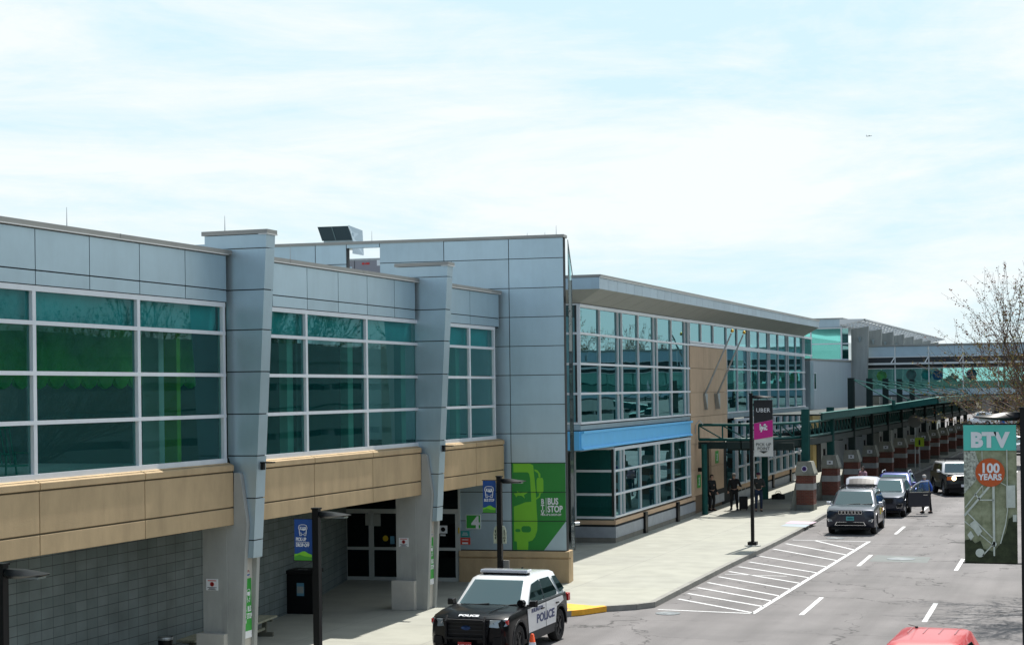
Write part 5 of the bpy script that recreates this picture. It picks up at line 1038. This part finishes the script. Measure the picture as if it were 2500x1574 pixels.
# ------------------------------------------------------------------ people
def person(label,x,y,z,rz,h,top,legs,hairc,arms='down',cap=None,lean=0,bald=False,step=0):
    P=thing('person',label,'person',(x,y,z),rz); k=h/1.75
    sh=.20; la={'down':((.27,.02,1.12),(.27,-.10,.90)),'fwd':((.27,-.10,1.14),(.16,-.34,1.16)),'phone':((.27,-.06,1.14),(.10,-.24,1.22)),'out':((.30,-.05,1.16),(.38,-.30,1.12))}
    L1=la[arms if isinstance(arms,str) else arms[0]]; R1=la[arms if isinstance(arms,str) else arms[1]]
    J=dict(pel=(0,.02,.95),chest=(0,.0-lean*.3,1.28),neck=(0,-.0-lean*.55,1.49),hb=(0,-.02-lean*.6,1.57),hd=(0,-.03-lean*.65,1.66),ht=(0,-.02-lean*.65,1.72),
      ls=(sh,-lean*.5,1.42),le=L1[0],lw=L1[1],rs=(-sh,-lean*.5,1.42),re=(-R1[0][0],R1[0][1],R1[0][2]),rw=(-R1[1][0],R1[1][1],R1[1][2]),
      lh=(.10,.02,.90),lk=(.11,-.05-step,.50),la=(.12,.03-step*1.4,.09),lt=(.13,-.15-step*1.4,.05),rh=(-.10,.02,.90),rk=(-.11,-.02+step,.50),ra=(-.12,.04+step*1.3,.09),rt=(-.13,-.13+step*1.1,.05))
    Rd=dict(pel=.125,chest=.15,neck=.055,hb=.075,hd=.095,ht=.07,ls=.065,le=.042,lw=.03,rs=.065,re=.042,rw=.03,lh=.09,lk=.058,la=.042,lt=.035,rh=.09,rk=.058,ra=.042,rt=.035)
    def sk_(names,edges,ex,extra=None):
        vs_=[tuple(c*k for c in J[n]) for n in names]; rd=[(Rd[n]+ex)*k for n in names]; ix={n:i for i,n in enumerate(names)}; ed=[(ix[a],ix[b]) for a,b in edges]
        if extra:
            for base,pts in extra:
                pi=ix[base]
                for q,r in pts: vs_.append(q); rd.append(r); ed.append((pi,len(vs_)-1)); pi=len(vs_)-1
        return skin(vs_,ed,rd)
    allE=[('pel','chest'),('chest','neck'),('neck','hb'),('hb','hd'),('hd','ht'),('chest','ls'),('ls','le'),('le','lw'),('chest','rs'),('rs','re'),('re','rw'),('pel','lh'),('lh','lk'),('lk','la'),('la','lt'),('pel','rh'),('rh','rk'),('rk','ra'),('ra','rt')]
    ex=[]
    body=addmesh('body',sk_(list(J),allE,0),skinm,P)
    # palms, fingers, nose and ears joined into the body mesh
    m=MB()
    for wn_,s in (('lw',1),('rw',-1)):
        w_=Vector(J[wn_])*k; e=Vector(J['le' if s>0 else 're'])*k; d=(w_-e).normalized(); u=d.cross(Vector((0,0,1)) if abs(d.z)<.8 else Vector((0,1,0))).normalized(); v=d.cross(u)
        c=w_+d*.05; m.tube(w_,w_+d*.085,.028,.036,8)
        for f in range(4):
            b=w_+d*.08+u*(f-1.5)*.018; l1=(.035,.042,.038,.028)[f]; q=b+d*l1+v*.006; m.tube(b,q,.009,.008,6); m.tube(q,q+d*l1*.7+v*.016,.008,.006,6)
        b=w_+d*.03-u*.03; q=b-u*.02+d*.03; m.tube(b,q,.011,.009,6); m.tube(q,q+d*.025+v*.01,.009,.007,6)
    hd=Vector(J['hd'])*k; m.prism([hd+Vector((-.012,-.085,-.02)),hd+Vector((.012,-.085,-.02)),hd+Vector((0,-.083,.03))],(0,-.022,0))
    for s in (1,-1): m.box(hd.x+s*.088-.008,hd.x+s*.088+.008,hd.y-.01,hd.y+.025,hd.z-.03,hd.z+.025)
    o2=m.build('hands',skinm,None); bm=bmesh.new(); bm.from_mesh(body.data); bm.from_mesh(o2.data); bm.to_mesh(body.data); bm.free(); bpy.data.objects.remove(o2)
    f=MB()
    for s in (1,-1): f.box(hd.x+s*.033-.011,hd.x+s*.033+.011,hd.y-.098,hd.y-.090,hd.z-.002,hd.z+.010)
    f.box(hd.x-.022,hd.x+.022,hd.y-.090,hd.y-.082,hd.z-.052,hd.z-.046); f.build('eyes_and_mouth',mat('face_dark',(.08,.03,.025),.5),P)
    tm=addmesh('jacket',sk_(['pel','chest','neck','ls','le','lw','rs','re','rw'],[('pel','chest'),('chest','neck'),('chest','ls'),('ls','le'),('le','lw'),('chest','rs'),('rs','re'),('re','rw')],.022),top,P)
    J['lw2']=J['lw']
    addmesh('trousers',sk_(['pel','lh','lk','la','rh','rk','ra'],[('pel','lh'),('lh','lk'),('lk','la'),('pel','rh'),('rh','rk'),('rk','ra')],.018),legs,P)
    for a,b in (('la','lt'),('ra','rt')):
        A_=Vector(J[a])*k; B_=Vector(J[b])*k; m=MB(); m.loft([[(A_.x-.045,A_.y+.06,.0),(A_.x+.045,A_.y+.06,.0),(A_.x+.04,A_.y+.05,.09),(A_.x-.04,A_.y+.05,.09)],[(A_.x-.05,A_.y-.03,.0),(A_.x+.05,A_.y-.03,.0),(A_.x+.04,A_.y-.03,.10),(A_.x-.04,A_.y-.03,.10)],[(B_.x-.045,B_.y-.04,.0),(B_.x+.045,B_.y-.04,.0),(B_.x+.03,B_.y-.03,.045),(B_.x-.03,B_.y-.03,.045)]]); m.build('shoe',blackp,P,smooth=50)
    if cap: m=MB(); m.lathe([(.106,.0),(.105,.05),(.07,.095),(.01,.11)],16,Matrix.Translation(hd+Vector((0,.005,.02)))); m.box(hd.x-.06,hd.x+.06,hd.y-.18,hd.y-.08,hd.z+.02,hd.z+.035); m.build('cap',cap,P,smooth=50)
    else:
        m=MB(); z0=-.09 if hairc[3]>0 else -.0; M_=Matrix.Translation(hd+Vector((0,.018,.015)))
        prof=[(.06,-.22*hairc[3]-.0),(.10,-.06),(.104,.0),(.092,.05),(.055,.088),(.01,.098)]; m.lathe(prof,16,M_@Matrix.Diagonal((.98,.98,1,1))); hm=mat('hair%d'%int(hairc[0]*1000),hairc[:3],.8); ho=m.build('hair',hm,P,smooth=50)
        bm=bmesh.new(); bm.from_mesh(ho.data); 
        bmesh.ops.delete(bm,geom=[v for v in bm.verts if v.co.z<hd.z+.045 and v.co.y<hd.y-.035],context='VERTS'); bm.to_mesh(ho.data); bm.free()
    return P
jk=mat('jacket_black',(.012,.012,.014),.8); jn=mat('jeans',(.02,.035,.07),.85); tb=mat('trouser_black',(.010,.010,.012),.85)
person('person in dark coat walking with a wheeled suitcase by the entrance',-17.45,81.0,.15,R(200),1.74,jk,tb,(.20,.18,.16,0),('down','out'),step=.12)
person('bearded person in cap, dark jacket and jeans standing behind the tall banner post',-16.15,80.4,.15,R(15),1.80,mat('jacket_olive',(.03,.032,.03),.85),jn,(.03,.02,.02,0),('fwd','down'),cap=mat('cap_maroon',(.08,.02,.06),.7))
person('person in black half hidden behind the green corner column',-18.4,80.4,.15,R(60),1.7,jk,tb,(.04,.03,.02,0),'down')
person('grey haired person in bright blue jacket at the open car door',-8.62,82.5,0,R(-140),1.78,mat('jacket_blue',(.02,.09,.42),.7),tb,(.50,.48,.45,0),('fwd','down'),lean=.25,step=.1)
wmn=person('person in pale pink top with long dark hair between the brick piers',-12.75,91.0,.15,R(-30),1.62,mat('top_pink',(.55,.32,.38),.8),jn,(.015,.01,.008,1),('phone','phone'))
bp_=thing('backpack','navy backpack worn by the person in pink','bag',(-12.98,91.2,.15),R(-30)); m=MB(); m.box(-.17,.17,.14,.34,.95,1.42); m.build('pack',mat('pack_navy',(.012,.015,.05),.8),bp_,bevel=.05); MB().box(-.12,.12,.33,.38,1.0,1.2).build('pocket',mat('pack_navy',(.012,.015,.05),.8),bp_)
def case(label,x,y,rz,tall=True):
    S_=thing('suitcase',label,'suitcase',(x,y,.15),rz); MB().box(-.20,.20,-.13,.13,.07,.66).build('shell',blackp,S_,bevel=.03)
    m=MB(); 
    for a in (-.15,.15): m.lathe([(.035,-.02),(.035,.02)],10,Matrix.Translation((a,0,.035))@Matrix.Rotation(PI/2,4,'Y'))
    m.build('wheels',tyre,S_)
    if tall: m=MB(); m.path([(-.09,.1,.64),(-.09,.1,1.08),(.09,.1,1.08),(.09,.1,.64)],.011,6); m.build('pull_handle',steel,S_)
case('black wheeled suitcase with raised handle by the entrance',-16.98,80.9,R(10)); 
Bg=thing('duffel_bag','black bag on the pavement beside the inner green column','bag',(-16.9,89.3,.15)); m=MB(); m.loft([[(-.35,-.1,.0),(-.35,.1,.0),(-.35,.08,.22),(-.35,-.08,.22)],[(0,-.16,0),(0,.16,0),(0,.13,.33),(0,-.13,.33)],[(.35,-.1,0),(.35,.1,0),(.35,.08,.22),(.35,-.08,.22)]]); m.build('bag_body',blackp,Bg,bevel=.03); MB().path([(-.15,0,.30),(-.08,0,.42),(.08,0,.42),(.15,0,.30)],.012,6).build('strap',blackp,Bg)
# signs deep under the canopy
y_=thing('crossing_sign','fluorescent yellow crossing sign in the canopy shade','sign',(-12.75,118,.15)); MB().tube((0,0,0),(0,0,2.4),.03,n=8).build('pole',steel,y_); MB().box(-.3,.3,-.03,-.02,1.75,2.35).build('plate',mat('fluoro',(.35,.5,.02),.5),y_); MB().box(-.06,.06,-.04,-.03,1.85,2.2).build('symbol',blackp,y_)
r_=thing('round_road_sign','large grey disc sign seen from behind under the canopy','sign',(-13.1,118.5,.15)); MB().tube((0,0,0),(0,0,4.0),.035,n=8).build('pole',steel,r_); m=MB(); m.lathe([(.44,0),(.44,.01),(.01,.01)],24,at_face(0,-.04,3.45)); m.build('disc',mat('disc_grey',(.16,.17,.16),.6),r_)
fl=thing('blue_flag','bright blue furled flag standing above the anniversary banner','flag',(-9.6,152,0)); MB().tube((0,0,0),(0,0,3.6),.03,n=8).build('pole',steel,fl); m=MB(); m.loft([[(-.15,-.1,2.2),(.15,-.1,2.2),(.15,.1,2.2),(-.15,.1,2.2)],[(-.1,-.15,2.7),(.32,-.15,2.8),(.32,.15,2.8),(-.1,.15,2.7)],[(.05,-.1,3.3),(.45,-.1,3.3),(.45,.1,3.3),(.05,.1,3.3)],[(.1,-.05,3.55),(.4,-.05,3.6),(.4,.05,3.6),(.1,.05,3.55)]]); m.build('cloth',mat('flag_blue',(.02,.22,.75),.7),fl,smooth=50)
# ------------------------------------------------------------------ trees
bark=mat('bark',(.075,.06,.05),.9,0,.3,8); bud=mat('buds_red',(.22,.085,.045),.8); budy=mat('buds_yellow',(.26,.22,.045),.8)
def tree(label,x,y,h,spread,seed,budsize=.035,lo=.18,depth=5,group=None,dirb=None,lowm=0,nb=3):
    rnd=random.Random(seed); P=thing('tree',label,'tree',(x,y,0),0,group); tr=MB(); tw=MB(); b1=MB(); b2=MB()
    def grow(p,d,r,l,dep):
        n=3; q=p
        for i in range(n):
            d=(d+Vector((rnd.uniform(-1,1),rnd.uniform(-1,1),rnd.uniform(-.5,.9)))*.13).normalized(); e=q+d*l/n
            r2=r*.86; (tr if dep>=depth-1 else tw).tube(q,e,r,r2,5 if dep>2 else 3,cap=False); q=e; r=r2
            if dep<depth and dep>0 and i<n-1 or dep==0:
                if dep>0:
                    s=(d+Vector((rnd.uniform(-1,1),rnd.uniform(-1,1),rnd.uniform(-.4,.7)))*.75).normalized(); grow(q,s,r*.55,l*.62,dep-1)
            if dep<=1:
                for _ in range(2 if dep else nb):
                    c=q-d*rnd.random()*l/n+Vector([rnd.uniform(-1,1)*.06 for _ in range(3)]); s_=budsize*rnd.uniform(.6,1.5); a=Vector([rnd.uniform(-1,1) for _ in range(3)]).normalized(); b_=a.cross(Vector((rnd.uniform(-1,1),.3,.5))).normalized()
                    lowp=(c.z<h*lo*3.2)
                    (b2 if (rnd.random()<(.6 if lowp else .25)) else b1).quad(c+a*s_,c+b_*s_*.6,c-a*s_,c-b_*s_*.6)
        if dep>0:
            for _ in range(3 if dep>1 else 2):
                s=(d+Vector((rnd.uniform(-1,1),rnd.uniform(-1,1),rnd.uniform(-.35,.65)))*.62).normalized(); grow(q,s,r*.68,l*.74,dep-1)
    base=h*lo; tr.tube((0,0,0),(0,0,base),h*.022,h*.018,10)
    nB=7
    for i in range(nB):
        a=2*PI*i/nB+rnd.uniform(-.3,.3) if dirb is None else dirb+rnd.uniform(-1.25,1.25)
        up=rnd.uniform(.35,1.5); d=Vector((math.cos(a)*spread,math.sin(a)*spread,up)).normalized(); z0=base*rnd.uniform(.85,1.0)
        grow(Vector((0,0,z0)),d,h*.011,h*.27,depth-1)
    grow(Vector((0,0,base)),Vector((0,0,1)),h*.015,h*.3,depth-1)
    tr.build('trunk',bark,P,smooth=60); c=tw.build('crown',mat('twig',(.10,.075,.06),.9),P); b1.build('buds',bud,c); b2.build('buds',budy,c); return P
t1=tree('bare budding tree reaching in from the right edge',1.55,47.5,11.3,1.45,11,.027,.2,5,nb=4)
rt=None
for i,(x,y,s) in enumerate([(34,62,1),(38,84,1.1),(33,110,.9),(36,140,1.15),(34,170,1),(40,200,1.2),(34,235,1.1),(38,275,1.2),(35,320,1.1)]):
    if rt is None: rt=tree('tall bare tree across the road behind the parking garage, mirrored in the windows',x,y,17,.8,5,.10,.2,4,'bare trees behind the garage'); continue
    c=dup(rt); c.location=(x,y,0); c.scale=(s,s,s); c.rotation_euler=(0,0,i*1.3)
# parking garage over the road (seen in the windows)
PG=thing('parking_garage','long grey parking garage across the road, mirrored in the windows','building',(13,30,0))
gcn=mat('garage_concrete',(.42,.43,.42),.85,0,.1,.4)
m=MB(); 
for z in (0.0,2.9,5.9): m.box(0,17,0,290,z+2.2-1.5,z+2.2) if z else None
for z in (2.2,5.2,8.0): m.box(-.15,.1,0,290,z,z+1.0); m.box(0,17,0,290,z,z+.35)
m.build('deck',gcn,PG); m=MB()
for i in range(37): m.box(.1,.6,i*8,i*8+.6,0,8)
m.build('column',gcn,PG); MB().box(7,17,0,290,0,8).build('dark_core',dark,PG)
m=MB(); m.quad((6,-30,.02),(13,-30,.02),(13,420,.02),(6,420,.02)); struct(m.build('verge',grass))
# far background
fb=thing('far_building','low grey brown building beyond the skybridge','building',(-22,300,0)); MB().box(0,40,0,12,0,5.0).build('wall',mat('far_wall',(.20,.19,.17),.9,0,.3,.3),fb); MB().box(-.3,40.3,-.3,12.3,5.0,5.4).build('roof',coping,fb)
for k in range(9): MB().box(2+k*4.3,4.4+k*4.3,-.05,0,1.2,3.6).build('window',dark,fb)
tl=MB()
rnd=random.Random(3)
for i in range(5000):
    x=rnd.uniform(-160,90); z=rnd.random()**1.3*(6+3*math.sin(x*.09)+2*math.sin(x*.31)); c=Vector((x,430+rnd.uniform(-8,8),z)); a=Vector([rnd.uniform(-1,1) for _ in range(3)])*1.1; b_=Vector([rnd.uniform(-1,1) for _ in range(3)])*1.1; tl.quad(c+a,c+b_,c-a,c-b_)
o=tl.build('woodland',mat('woodland',(.12,.11,.075),.95)); o['kind']='stuff'
# small aircraft in the sky
ap=thing('aircraft','tiny distant aircraft high in the pale sky','aircraft',(0,0,0))
am_=mat('aircraft_grey',(.5,.55,.57),.5)
m=MB(); m.tube((-5,0,0),(4.5,0,.4),.7,.45,8); m.build('fuselage',am_,ap); m=MB(); m.prism([(-1,-6,.5),(1,-6,.5),(1.6,6,.5),(-.6,6,.5)],(0,0,.2)); m.prism([(-4.8,0,0),(-3.4,0,.2),(-4.8,0,2.4),(-5.6,0,2.4)],(0,.2,0)); m.build('wings_and_tail',am_,ap)
d=Vector((math.cos(PHI)*(2130-1250)/4200-math.sin(PHI),math.sin(PHI)*(2130-1250)/4200+math.cos(PHI),(948-337)/4200))
ap.scale=(.65,.65,.65); ap.location=Vector((0,0,5.95))+d*1900
